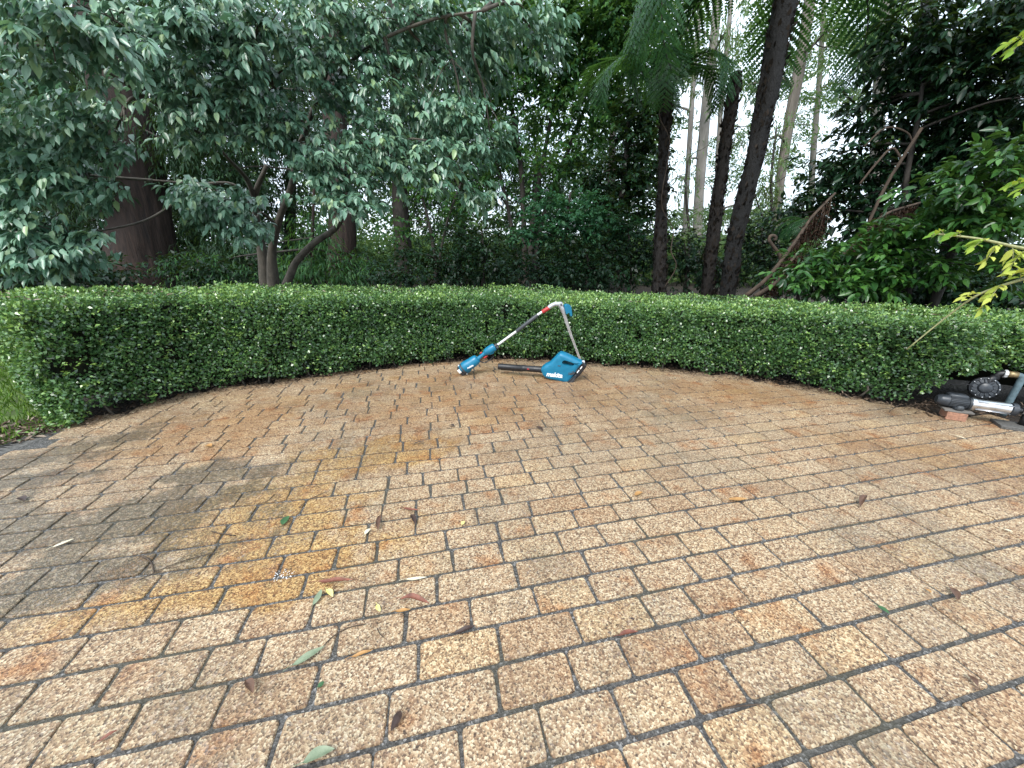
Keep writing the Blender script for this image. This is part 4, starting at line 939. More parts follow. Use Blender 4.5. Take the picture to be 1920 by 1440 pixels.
# ---- collapsed dead fern fronds behind the hedge on the right
def deadfrond(label, path, w_, hang, L0, n=26):
    T = thing('dead_frond', label, 'dead frond', foot(*path[0]), 'collapsed brown fronds')
    P = spline(pts(path), 30); m = mpp(*path[0]); mb = MB(); tube(mb, P, np.linspace(w_*m*.5, w_*m*.22, 30), 7, wob=.2); mb.build('stalk', M['wood_dead'], T)
    lv = Leaves()
    for q in range(n):
        i = int((hang + (1-hang)*q/n)*29); b = P[i]; Lh = L0*(.5+rnd.random()*.7)
        k = 26; t = (np.arange(k)+.5)/k; drift = np.array([rnd.uniform(-.25, .25), rnd.uniform(-.3, .3), 0])
        pos = b + np.outer(t*Lh, -UP) + np.outer(t**.7*Lh*.5, drift)
        lv.add(pos+RNG.normal(size=(k, 3))*.02, RNG.normal(size=(k, 3))*[1, 1, .5]-UP*.9, rdir(k), RNG.uniform(.03, .10, k), RNG.uniform(.012, .026, k), RNG.random(k))
        mb = MB(); tube(mb, np.array([pos[0], pos[k//2], pos[-1]]), .004, 5); mb.build('rib', M['wood_dead'], T)
    lv.build('withered_leaflets', 'rhomb', M['deadfern'], T, 'stuff')
deadfrond('arching dead frond stalk with a brown fringe hanging in front of the dark trees', [(1398, 555, 5.4), (1440, 520, 5.4), (1490, 455, 5.5), (1520, 410, 5.6), (1566, 362, 5.7)], 9, .35, .6, 44)
deadfrond('second bent dead frond resting in the shrub right of the arching one', [(1580, 480, 5.1), (1620, 440, 5.0), (1660, 402, 5.0), (1725, 380, 5.0)], 8, .3, .3, 30)
deadfrond('low dead frond lying along the top of the hedge at the arching stalk foot', [(1415, 556, 5.2), (1455, 530, 5.2), (1475, 500, 5.3), (1500, 470, 5.35)], 9, .1, .16, 14)
CZ = thing('curled_stem', 'brown curled fern crozier beside the arching dead frond', 'stem', foot(1462, 480, 5.5))
mb = MB(); tube(mb, spline(pts([(1470, 520, 5.5), (1462, 480, 5.5), (1450, 462, 5.5), (1442, 450, 5.5), (1446, 442, 5.5), (1454, 444, 5.5), (1453, 451, 5.5)]), 30), .022, 8); mb.build('stalk', M['wood_dead'], CZ)
for lab, path, w_ in (('tall pale forked stick leaning in front of the dark tree at right', [(1625, 425, 5.6), (1660, 350, 5.6), (1690, 300, 5.6), (1728, 240, 5.6)], 5.5), ('thin bent pale stick left of the tall forked one', [(1612, 345, 5.7), (1640, 310, 5.7), (1672, 278, 5.7), (1690, 298, 5.65)], 4), ('thin dead twig arching above the tall forked stick', [(1620, 275, 5.8), (1660, 240, 5.8), (1700, 248, 5.75), (1712, 270, 5.7)], 3)):
    mb = MB(); tube(mb, spline(pts(path), 16), w_*.5*mpp(*path[0]), 6); tag(mb.build('stick', M['wood_dead'], None), lab, 'stick')
FS = thing('young_fern', 'young green fern with small arching fronds right of the tallest fern trunk', 'fern', foot(1500, 480, 6.2))
for az, ti in ((165, .25), (195, .1), (225, .3), (140, .5)): frond(FS, 's', at(1515, 420, 6.2), R_(az), ti, .6)

# ---- the far wood and its thin trunks
lv = Leaves()
def wood(k, x0, x1, y0, y1, Y0, Y1, L, thr, mat=None):
    Y = RNG.uniform(Y0, Y1, k); px_ = RNG.uniform(x0, x1, k); py_ = y0+(y1-y0)*RNG.random(k)**.8
    P = np.array([at(a, b, c) for a, b, c in zip(px_, py_, Y)])
    g = np.array([mnoise.noise((a/70., b/55., 3.1)) + .5*mnoise.noise((a/25., b/22., 9.)) for a, b in zip(px_, py_)])
    K = (g > thr) & (P[:, 2] > .1); P = P[K]; n = len(P)
    lv.add(P, rdir(n)*[1, 1, .5]-UP*.3, rdir(n)+UP*.5, L*RNG.uniform(.6, 1.3, n), L*.38, .45+.25*RNG.normal(size=n))
wood(60000, -300, 1240, -150, 500, 22, 34, .46, -.34)
wood(14000, 1230, 1640, 390, 490, 20, 30, .26, -.3)
wood(22000, 1230, 1660, 170, 420, 20, 34, .20, .10)
wood(16000, 1230, 1660, -100, 190, 18, 30, .22, .0)
wood(14000, 1620, 2300, -150, 480, 18, 30, .40, -.15)
wood(26000, 560, 1500, 440, 540, 14, 24, .30, -.6)
lv.build('far_wood', 'rhomb', M['far'], None, 'stuff')
# ------------------------------------------------------------------ tools by the hedge
# leaf blower: built in the upright plane of its own long axis
BA = gnd(940, 706); BB = gnd(1075, 718); bx = (BB-BA)/np.linalg.norm(BB-BA); by = np.array([-bx[1], bx[0], 0.])   # by points away from the camera
B0 = BA + by*.075
def hit(px, py, p0, nrm):
    d = ray(px, py); c = np.array([0, 0, H]); return c + d*(((p0-c)@nrm)/(d@nrm))
def bz(zx, zy, o=0.0):                        # zoomed-photo coordinates -> point on the blower's middle plane
    return hit(820+zx/5.647, 520+zy/5.647, B0, by) + by*o
LB = thing('leaf_blower', 'teal cordless leaf blower with a long black nozzle lying on the pavers', 'leaf blower', (*B0[:2], 0))
tz = lambda a: np.array(a)
def slab(parent, name, mat, outline, th, bev=.014, hole=None, o=0.0, steps=3, smooth=True):
    """rounded slab: an outline in the blower plane, thickness th, rounded edge, optional hole"""
    P = np.array([bz(*q) for q in outline]); n = len(P)
    P = spline(np.vstack([P, P[:1]]), n*5)[:-1]; n = len(P); c = P.mean(0)
    mb = MB(); rings = []
    e1 = np.roll(P, -1, 0)-np.roll(P, 1, 0); nn = nrm_(np.cross(e1, by)); 
    if ((P-c)*nn).sum() < 0: nn = -nn
    lay = []
    for i in range(steps+1):
        a = math.pi/2*i/steps; lay.append((-th/2+bev*(1-math.sin(a)), bev*(1-math.cos(a))))
    lay = [(-th/2, bev)] if bev == 0 else [(-th/2 + bev*(1-math.cos(math.pi/2*i/steps)), bev*(1-math.sin(math.pi/2*i/steps))) for i in range(steps+1)]
    lay = lay + [(-z, k) for z, k in lay[::-1]]
    for z, k in lay: rings.append(P - nn*k + by*(z+o))
    vs = np.concatenate(rings); fs = [(i*n+k, i*n+(k+1) % n, (i+1)*n+(k+1) % n, (i+1)*n+k) for i in range(len(lay)-1) for k in range(n)]
    mb.add(vs, fs)
    if hole is None:
        mb.add(rings[0], [tuple(range(n))]); mb.add(rings[-1], [tuple(range(n))])
        ob = mb.build(name, mat, parent, smooth, sharp=40); fix(ob.data); return ob
    Hh = np.array([bz(*q) for q in hole]); h = len(Hh); Hh = spline(np.vstack([Hh, Hh[:1]]), h*5)[:-1]; h = len(Hh); hc = Hh.mean(0)
    # bridge outline to hole by angle
    def angs(Q): v = Q-hc; return np.arctan2(v[:, 2], v@bx)
    hr = [Hh + by*(lay[0][0]+o), Hh + by*(lay[-1][0]+o)]
    for ring, H2 in ((rings[0], hr[0]), (rings[-1], hr[1])):
        base = len(mb.v); mb.v += [tuple(v) for v in ring] + [tuple(v) for v in H2]
        ao = angs(ring); ah = angs(H2); near = [int(np.argmin(np.abs((ah-x+math.pi) % (2*math.pi)-math.pi))) for x in ao]
        for k in range(n):
            a, b = near[k], near[(k+1) % n]
            st = 1 if ((b-a) % h) <= h/2 else -1
            idx = [a]; 
            while idx[-1] != b: idx.append((idx[-1]+st) % h)
            if len(idx) == 1: f = (base+k, base+(k+1) % n, base+n+a)
            else: f = (base+k, base+(k+1) % n) + tuple(base+n+x for x in idx[::-1])
            mb.f.append(f); mb.m.append(0)
    base = len(mb.v); mb.v += [tuple(v) for v in hr[0]] + [tuple(v) for v in hr[1]]
    for k in range(h): mb.f.append((base+k, base+(k+1) % h, base+h+(k+1) % h, base+h+k)); mb.m.append(0)
    ob = mb.build(name, mat, parent, smooth, sharp=40)
    import bmesh
    bm = bmesh.new(); bm.from_mesh(ob.data); bmesh.ops.remove_doubles(bm, verts=bm.verts, dist=1e-5); bmesh.ops.triangulate(bm, faces=[f for f in bm.faces if len(f.verts) > 4]); bmesh.ops.recalc_face_normals(bm, faces=bm.faces); bm.to_mesh(ob.data); bm.free()
    ob.data.set_sharp_from_angle(angle=R_(40))
    return ob
body = slab(LB, 'body', M['blue'], [(1113, 985), (1115, 945), (1140, 918), (1190, 893), (1235, 850), (1282, 802), (1320, 790), (1400, 822), (1480, 862), (1540, 893), (1515, 925), (1485, 965), (1455, 1010), (1430, 1050), (1385, 1098), (1330, 1094), (1270, 1080), (1200, 1066), (1140, 1040)], .135, .032,
            hole=[(1330, 876), (1352, 860), (1400, 872), (1448, 890), (1456, 905), (1438, 920), (1395, 916), (1350, 908), (1332, 896)])
slab(LB, 'front_collar', M['blue'], [(1112, 990), (1106, 955), (1122, 935), (1145, 960), (1150, 1020), (1130, 1025)], .125, .02)
tb = MB(); A = bz(648, 942); B = bz(1125, 978); ax = nrm_(B-A); Ln = np.linalg.norm(B-A); r = .5*66/5.647*mpp(1000, 690, float(A[1]))
lathe(tb, A, ax, [(r*.80, .03), (r*.82, .002), (r*.97, 0), (r, .006), (r*1.0, .03), (r*.96, .034), (r*.96, Ln*.52), (r*1.05, Ln*.53), (r*1.05, Ln*.60), (r*.98, Ln*.61), (r*1.0, Ln*.9), (r*1.15, Ln)], 32)
nz = tb.build('nozzle', M['black'], LB, sharp=35)
mb = MB(); box(mb, A+ax*Ln*.30-UP*r*1.02, Ln*.5, .012, .010, ax, by, np.cross(ax, by)); mb.build('seam_rib', M['black'], nz)
mb = MB(); box(mb, bz(968, 962)-by*r*1.02, .022, .006, .010, ax, by, np.cross(ax, by)); mb.build('latch', M['red'], nz)
slab(LB, 'base_foot', M['grey'], [(1372, 1098), (1430, 1045), (1468, 1012), (1478, 1030), (1462, 1068), (1438, 1098), (1395, 1113)], .142, .012)
slab(LB, 'handle_grip', M['grey'], [(1322, 800), (1345, 800), (1420, 835), (1490, 870), (1486, 880), (1410, 852), (1340, 822)], .040, .008, o=0)
mb = MB(); box(mb, bz(1345, 872), .012, .020, .030, bx, by, UP, .3); mb.build('trigger', M['black'], LB)
mb = MB(); box(mb, bz(1300, 918)-by*.066, .03, .004, .010, bx, by, UP, .2); mb.build('badge', M['grey'], LB)
bt = slab(LB, 'battery', M['black'], [(1492, 915), (1535, 887), (1560, 905), (1582, 930), (1545, 985), (1500, 1040), (1462, 1068), (1450, 1055), (1470, 1010)], .078, .010)
slab(bt, 'release_tab', M['alu'], [(1528, 888), (1545, 880), (1562, 890), (1558, 905), (1540, 905)], .040, .004)
slab(bt, 'label_patch', M['white'], [(1478, 995), (1500, 968), (1508, 974), (1486, 1002)], .0795, .001)
slab(bt, 'label_patch', M['white'], [(1512, 955), (1530, 930), (1538, 936), (1520, 962)], .0795, .001)
for q in range(5):
    mb = MB(); box(mb, bz(1398+q*13, 1000+q*0-q*5)-by*.0675, .004, .004, .030, bx, by, UP, .2); mb.build('vent', M['grey'], LB)
slab(LB, 'side_panel', M['grey'], [(1400, 1000), (1450, 985), (1462, 1000), (1420, 1015)], .137, .002)
def lettering(parent, txt, c, xdir, nrm, size, mat, shear=.25, bold=.012, ext=.0008):
    cu = bpy.data.curves.new('lettering', 'FONT'); cu.body = txt; cu.size = size; cu.align_x = 'CENTER'; cu.align_y = 'CENTER'; cu.shear = shear; cu.offset = bold*size; cu.extrude = ext; cu.space_character = .92
    o = bpy.data.objects.new('lettering', cu); COL.objects.link(o); bpy.context.view_layer.update()
    me = bpy.data.meshes.new_from_object(o.evaluated_get(bpy.context.evaluated_depsgraph_get())); bpy.data.objects.remove(o)
    me.materials.clear(); me.materials.append(mat)
    o = bpy.data.objects.new('lettering', me); COL.objects.link(o); o.parent = parent
    x = nrm_(np.array(xdir, float)); z = nrm_(np.array(nrm, float)); y = np.cross(z, x); p = c-off(parent)
    o.matrix_basis = Matrix(((x[0], y[0], z[0], p[0]), (x[1], y[1], z[1], p[1]), (x[2], y[2], z[2], p[2]), (0, 0, 0, 1)))
    return o
a, b = bz(1165, 1003), bz(1332, 1022)
lettering(LB, 'makita', (a+b)/2 - by*.0685, b-a, -by, np.linalg.norm(b-a)/2.45, M['white'], .2, .03)

# pole saw leaning head-down on the blower's far side
SA = np.array([*gnd(868, 703)[:2], 0.]); SB = at(1092, 700, 3.86); SB[2] = 0; sx = nrm_(SB-SA); sy = np.array([-sx[1], sx[0], 0.])
def sz(zx, zy, o=0.0): return hit(820+zx/5.647, 520+zy/5.647, SA, sy) + sy*o
PX = mpp(950, 620, 3.75)/5.647*1.03
PS = thing('pole_saw', 'teal and white cordless pole saw propped on its battery with its bent head hanging down', 'pole saw', SA)
def rod(parent, name, mat, path, w_, seg=16, n=None, **k):
    P = np.array([sz(*p) for p in path]); W = np.array(w_, float)*PX*.5*np.ones(len(P))
    if n: sp = spline(np.c_[P, W], n); P, W = sp[:, :3], sp[:, 3]
    mb = MB(); tube(mb, P, list(W), seg, **k); return mb.build(name, mat, parent, sharp=45)
mh = rod(PS, 'motor_housing', M['blue'], [(252, 985), (262, 970), (300, 945), (350, 915), (400, 880), (425, 868), (436, 860)], [70, 108, 122, 118, 108, 88, 40], 20, 24)
rod(mh, 'vent_band', M['grey'], [(268, 970), (282, 960)], [124, 126], 20)
rod(mh, 'tail_fin', M['blue'], [(300, 1005), (330, 985), (365, 950)], [30, 44, 30], 10, 10)
a, b = sz(315, 945), sz(380, 912)
lettering(PS, 'makita', (a+b)/2 - sy*(62*PX), b-a, -sy, np.linalg.norm(b-a)/2.5, M['white'], .2, .03)
ang = nrm_(sz(430, 860)-sz(262, 970)); per = nrm_(np.cross(sy, ang))
mb = MB(); box(mb, sz(258, 985)-sy*0, .050, .075, .105, ang, sy, per, .12); bt = mb.build('battery', M['black'], PS, sharp=30)
mb = MB(); box(mb, sz(236, 985)-sy*.0385, .028, .002, .045, ang, sy, per, .1); mb.build('label_patch', M['white'], bt)
mb = MB(); box(mb, sz(228, 935), .020, .03, .018, ang, sy, per, .25); mb.build('release_tab', M['alu'], bt)
mb = MB(); box(mb, sz(300, 1000), .010, .060, .060, ang, sy, per, .2); mb.build('battery_seat', M['alu'], bt)
rod(PS, 'grip', M['blue'], [(425, 868), (470, 830), (520, 788)], [44, 40, 46], 14, 12)
rod(PS, 'grip_sleeve', M['grey'], [(440, 862), (470, 838), (500, 814)], [30, 34, 30], 12, 8)
mb = MB(); box(mb, sz(510, 842), .050, .022, .020, ang, sy, per, .3); mb.build('trigger', M['red'], PS)
mb = MB(); box(mb, sz(462, 800), .030, .014, .014, ang, sy, per, .3); mb.build('lock_lever', M['red'], PS)
rod(PS, 'switch_housing', M['blue'], [(500, 805), (520, 790), (560, 765), (600, 740), (612, 732)], [50, 76, 88, 84, 60], 14, 16)
mb = MB(); box(mb, sz(572, 790), .060, .055, .045, ang, sy, per, .25); mb.build('housing_block', M['blue'], PS)
rod(PS, 'hand_guard', M['black'], [(450, 885), (500, 905), (560, 870), (600, 830)], [14, 12, 12, 14], 8, 16)
rod(PS, 'coupling', M['black'], [(606, 738), (640, 712)], [58, 50], 16)
mb = MB(); lathe(mb, sz(635, 735)-sy*.03, -sy, [(.014, -.01), (.014, .004), (.010, .010)], 14); mb.build('coupling_knob', M['grey'], PS)
rod(PS, 'lower_pole', M['alu'], [(615, 732), (845, 566)], [26, 26])
rod(PS, 'foam_sleeve', M['grey'], [(836, 574), (846, 566), (1050, 408), (1062, 398)], [30, 40, 40, 34], 16)
rod(PS, 'upper_pole', M['alu'], [(1055, 403), (1120, 358)], [26, 26])
rod(PS, 'coupling_sleeve', M['red'], [(1108, 368), (1118, 362), (1178, 326), (1188, 320)], [32, 42, 42, 36], 16)
rod(PS, 'neck', M['silver'], [(1180, 322), (1200, 305), (1240, 285), (1285, 283), (1300, 286)], [44, 46, 44, 46, 50], 16, 18)
hd = MB(); lathe(hd, sz(1303, 286)+sy*.022, -sy, [(.020, 0), (.026, .004), (.026, .040), (.021, .046), (.010, .047), (.008, .036)], 24); hd = hd.build('pivot', M['silver'], PS, sharp=35)
mb = MB(); lathe(mb, sz(1305, 288)-sy*.020, -sy, [(.009, 0), (.009, .006), (.006, .008)], 14); mb.build('pivot_bolt', M['black'], hd)
rod(PS, 'bar_mount', M['silver'], [(1305, 300), (1325, 340), (1340, 385)], [46, 50, 40], 12, 8)
def sslab(parent, name, mat, outline, th, o=0.0):
    P = np.array([sz(*q) for q in outline]); n = len(P); P = spline(np.vstack([P, P[:1]]), n*4)[:-1]; n = len(P)
    c = P.mean(0); rings = [P+(c-P)*.10-sy*th/2, P-sy*th*.34, P+sy*th*.34, P+(c-P)*.10+sy*th/2]
    mb = MB(); mb.add(np.concatenate(rings)+sy*o, [(i*n+k, i*n+(k+1) % n, (i+1)*n+(k+1) % n, (i+1)*n+k) for i in range(3) for k in range(n)] + [tuple(range(n)), tuple(3*n+k for k in range(n))])
    ob = mb.build(name, mat, parent, sharp=40); fix(ob.data); return ob
sslab(PS, 'saw_head', M['blue'], [(1338, 300), (1352, 284), (1385, 284), (1410, 305), (1418, 345), (1424, 395), (1416, 412), (1400, 405), (1392, 375), (1375, 378), (1358, 388), (1346, 350)], .062)
bar = MB(); P = np.array([sz(1322, 330), sz(1352, 420), sz(1392, 545), sz(1425, 640), sz(1470, 760), sz(1512, 872)]); Wd = [.028, .026, .020, .017, .016, .015]
rings = []
for i, p in enumerate(P):
    t = nrm_(P[min(i+1, 5)]-P[max(i-1, 0)]); s_ = nrm_(np.cross(sy, t))
    rings += [p+s_*Wd[i]*.5-sy*.0022, p+s_*Wd[i]*.5+sy*.0022, p-s_*Wd[i]*.5+sy*.0022, p-s_*Wd[i]*.5-sy*.0022]
bar.add(rings, [(i*4+k, i*4+(k+1) % 4, (i+1)*4+(k+1) % 4, (i+1)*4+k) for i in range(5) for k in range(4)] + [(3, 2, 1, 0), (20, 21, 22, 23)])
br = bar.build('guide_bar', M['steel'], PS, smooth=False); fix(br.data)
ch = MB()
Pd = spline(np.c_[P, Wd], 60)
for i in range(4, 60):
    t = nrm_(Pd[min(i+1, 59), :3]-Pd[i-1, :3]); s_ = nrm_(np.cross(sy, t))
    for sgn in (-1, 1):
        c = Pd[i, :3]+s_*sgn*(Pd[i, 3]*.5+.002)
        box(ch, c, .0075, .005, .005 + (.003 if i % 3 == 0 else 0), t, sy, s_, .2)
ch.build('chain', M['chain'], br, smooth=False, kind='stuff')

# ------------------------------------------------------------------ the pump at the right end of the hedge
def pz(zx, zy): return (1620+zx/6.4, 640+zy/6.4)
GA = gnd(*pz(1000, 925)); GB = gnd(*pz(1740, 1040)); px_ = nrm_((GB-GA)*[1, 1, 0]); py_ = np.array([-px_[1], px_[0], 0.])
if py_[1] < 0: py_ = -py_
PL = GA + py_*.045
def pp_(zx, zy): return hit(*pz(zx, zy), PL, py_)
WP = thing('water_pump', 'charcoal ribbed electric water pump with a steel barrel at the right end of the hedge', 'pump', (*PL[:2], 0))
a0 = pp_(900, 668); a1 = pp_(1290, 745); a2 = pp_(1325, 755); a3 = pp_(1725, 850); axp = nrm_(a3-a0)
axp = nrm_(axp*[1, 1, .0]); r = .5*np.linalg.norm(pp_(1500, 745)-pp_(1475, 870))
zc_ = float(pp_(1320, 752)[2]); cc = lambda zx, zy: np.array([*pp_(zx, zy)[:2], zc_])
a0, a1, a2, a3 = cc(900, 668), cc(1285, 745), cc(1325, 755), cc(1725, 850)
Lm = np.linalg.norm(a1-a0); Ls = np.linalg.norm(a3-a2)
mb = MB(); lathe(mb, a0, axp, [(r*.62, -.012), (r*.95, 0), (r*1.04, .012), (r*1.04, .055), (r*.90, .058), (r*.90, Lm-.02), (r*1.06, Lm-.018), (r*1.06, Lm)], 28); mt = mb.build('motor', M['motor'], WP, sharp=35)
for k in range(22):
    th = 2*math.pi*k/22; d = py_*math.cos(th)+UP*math.sin(th); t = np.cross(axp, d)
    mb = MB(); box(mb, a0+axp*(Lm*.5+.018)+d*r*.96, Lm-.082, .005, r*.22, axp, t, d, .2); mb.build('fin', M['motor'], mt)
mb = MB(); box(mb, a0+axp*Lm*.55+UP*r*1.02+py_*.02, Lm*.62, .075, .03, axp, py_, UP, .25); mb.build('terminal_box', M['motor'], WP)
mb = MB(); lathe(mb, a2-axp*.004, axp, [(r*1.10, -.02), (r*1.12, 0), (r*1.0, .002), (r*.99, .006), (r*.99, Ls-.004), (r*1.0, Ls)], 32); mb.build('barrel', M['steel'], WP, sharp=30)
for sg in (-1, 1):
    mb = MB(); d = nrm_(py_*-.75+UP*.66*sg); tube(mb, [a2+d*r*1.1, a3+d*r*1.1], .004, 8); mb.build('tie_rod', M['steel'], WP)
mb = MB(); lathe(mb, a3, axp, [(r*.98, 0), (r*1.12, .004), (r*1.12, .03), (r*.8, .042), (r*.45, .05)], 28); mb.build('end_cap', M['motor'], WP, sharp=30)
mb = MB(); lathe(mb, a3+axp*.04, axp, [(r*.42, 0), (r*.42, .02), (r*.56, .022), (r*.56, .045), (r*.44, .047), (r*.44, .07), (r*.6, .072), (r*.6, .11), (r*.45, .112), (r*.45, .30)], 20); ip = mb.build('inlet_pipe', M['black'], WP, sharp=30)
for q in (.030, .088):
    mb = MB(); lathe(mb, a3+axp*(.04+q-.006), axp, [(r*.585, 0), (r*.62, .002), (r*.62, .010), (r*.585, .012)], 20); mb.build('pipe_clamp', M['steel'], ip, sharp=30)
mb = MB(); box(mb, a0+axp*Lm*.62-UP*r*1.0-py_*.0, .055, .12, .035, axp, py_, UP, .2); mb.build('foot', M['motor'], WP)
mb = MB(); box(mb, a0+axp*Lm*.62-UP*r*.85-py_*.055, .04, .03, .04, axp, py_, UP, .2); ft = mb.build('foot', M['grey'], WP)
mb = MB(); lathe(mb, a0+axp*Lm*.62-UP*r*.63-py_*.055, UP, [(.008, 0), (.008, .008)], 6); mb.build('bolt', M['steel'], ft)
# controller and pipework on top
vc = at(*pz(1462, 560), float(a1[1]+.10)); fz = nrm_(np.array([-.55, -.8, .22]))
mb = MB(); R2 = 128/6.4*mpp(*pz(1462, 560), float(vc[1])); lathe(mb, vc-fz*.05, fz, [(R2*.8, -.03), (R2, 0), (R2, .032), (R2*.86, .040), (R2*.80, .034), (R2*.52, .038), (R2*.42, .052), (R2*.2, .060)], 32); vd = mb.build('pressure_controller', M['motor'], WP, sharp=30)
A1, B1, _ = frame_of(fz)
for k in range(12):
    th = 2*math.pi*k/12; c = vc-fz*.05+fz*.036+(A1*math.cos(th)+B1*math.sin(th))*R2*.9
    mb = MB(); lathe(mb, c, fz, [(.0042, 0), (.0042, .007), (.002, .008)], 8); mb.build('bolt', M['silver'], vd)
for k in range(14):
    th = 2*math.pi*k/14; d = A1*math.cos(th)+B1*math.sin(th)
    mb = MB(); box(mb, vc-fz*.05+fz*.038+d*R2*.66, R2*.30, .005, .010, d, np.cross(fz, d), fz, .2); mb.build('rib', M['motor'], vd)
yv = float(vc[1]); mb = MB(); rp = 40/6.4*mpp(*pz(1600, 440), yv)
e = [vc+UP*.0-fz*.05, vc+UP*R2*.9+px_*.02-fz*.05, at(*pz(1565, 440), yv+.04), at(*pz(1600, 395), yv+.04), at(*pz(1690, 385), yv+.02)]
tube(mb, spline(e, 26), rp, 16); mb.build('elbow_pipe', M['black'], WP)
mb = MB(); c = at(*pz(1670, 386), yv+.02); lathe(mb, c, px_, [(rp*1.2, 0), (rp*1.2, .018), (rp*.95, .02)], 8); mb.build('pipe_nut', M['alu'], WP, smooth=False)
mb = MB(); tube(mb, [c+px_*.02, c+px_*.075], rp*.95, 12); mb.build('fitting', M['brass'], WP)
mb = MB(); tube(mb, spline([c+px_*.075, c+px_*.10-UP*.01, c+px_*.105-UP*.06, c+px_*.10-UP*.22, c+px_*.10-UP*.34], 20), rp*.8, 12); mb.build('hose', M['hose'], WP)
mb = MB(); tube(mb, [vc-UP*R2*.8-fz*.05, np.array([*(vc-fz*.05)[:2], zc_+r*.6])], rp, 12); mb.build('riser', M['black'], WP)
mb = MB(); tube(mb, spline([vc-px_*R2*.9, vc-px_*.12+UP*.012, vc-px_*.20-UP*.01], 10), .004, 6); mb.build('cable', M['black'], WP)
# what it stands on
bc = pp_(1110, 905); zt = zc_-r*1.16
mb = MB(); box(mb, np.array([*(a0+axp*Lm*.62)[:2], zt-.012])-py_*.01, .165, .13, .014, axp, py_, UP, .15); tag(mb.build('plank', M['plank'], None, False), 'thin weathered board wedged between the pump foot and the brick', 'board')
hb_ = zt-.021; mb = MB(); box(mb, np.array([*(a0+axp*Lm*.60)[:2], hb_*.5])-py_*.015, .115, .12, hb_, axp, py_, UP, .06); tag(mb.build('brick', M['clay'], None, False), 'orange clay brick propping up the pump motor', 'brick')
SLB = gnd(*pz(1840, 1075)); mb = MB(); box(mb, SLB+np.array([.12, .02, .010]), .36, .16, .024, px_, py_, UP, .1); tag(mb.build('concrete_slab', M['kerb'], None, False), 'small grey concrete slab under the right end of the pump', 'slab')
mb = MB(); c4 = SLB+np.array([.10, .06, .0]); tube(mb, [c4+UP*.022, c4+UP*(zc_-r*.4)], .022, 12); tag(mb.build('support_block', M['black'], None), 'short dark post under the pump inlet pipe', 'post')
# ------------------------------------------------------------------ fallen leaves and twigs on the pavers
def fmat(name, a, b): 
    m, t, bs, o = nodes(name); tc = N(t, 'TexCoord'); nz = N(t, 'TexNoise', Scale=35, Detail=5); t.links.new(tc.outputs['Object'], nz.inputs['Vector'])
    r = ramp(t, [(.3, a), (.7, b)]); t.links.new(nz.outputs['Fac'], r.inputs[0]); t.links.new(r.outputs[0], bs.inputs['Base Color']); bs.inputs['Roughness'].default_value = .6; return m
FM = {'red': fmat('rust_leaf', (.10, .03, .018), (.26, .09, .05)), 'brown': fmat('brown_leaf', (.06, .03, .02), (.16, .085, .05)), 'dark': fmat('dark_brown_leaf', (.022, .012, .010), (.06, .032, .022)),
      'green': fmat('green_leaf', (.02, .07, .025), (.05, .13, .04)), 'sage': fmat('sage_leaf', (.13, .17, .10), (.24, .28, .18)), 'yellow': fmat('yellow_leaf', (.55, .47, .12), (.78, .70, .30)), 'cream': fmat('cream_leaf', (.52, .45, .30), (.75, .68, .50)), 'ochre': fmat('ochre_leaf', (.28, .14, .04), (.48, .26, .09))}
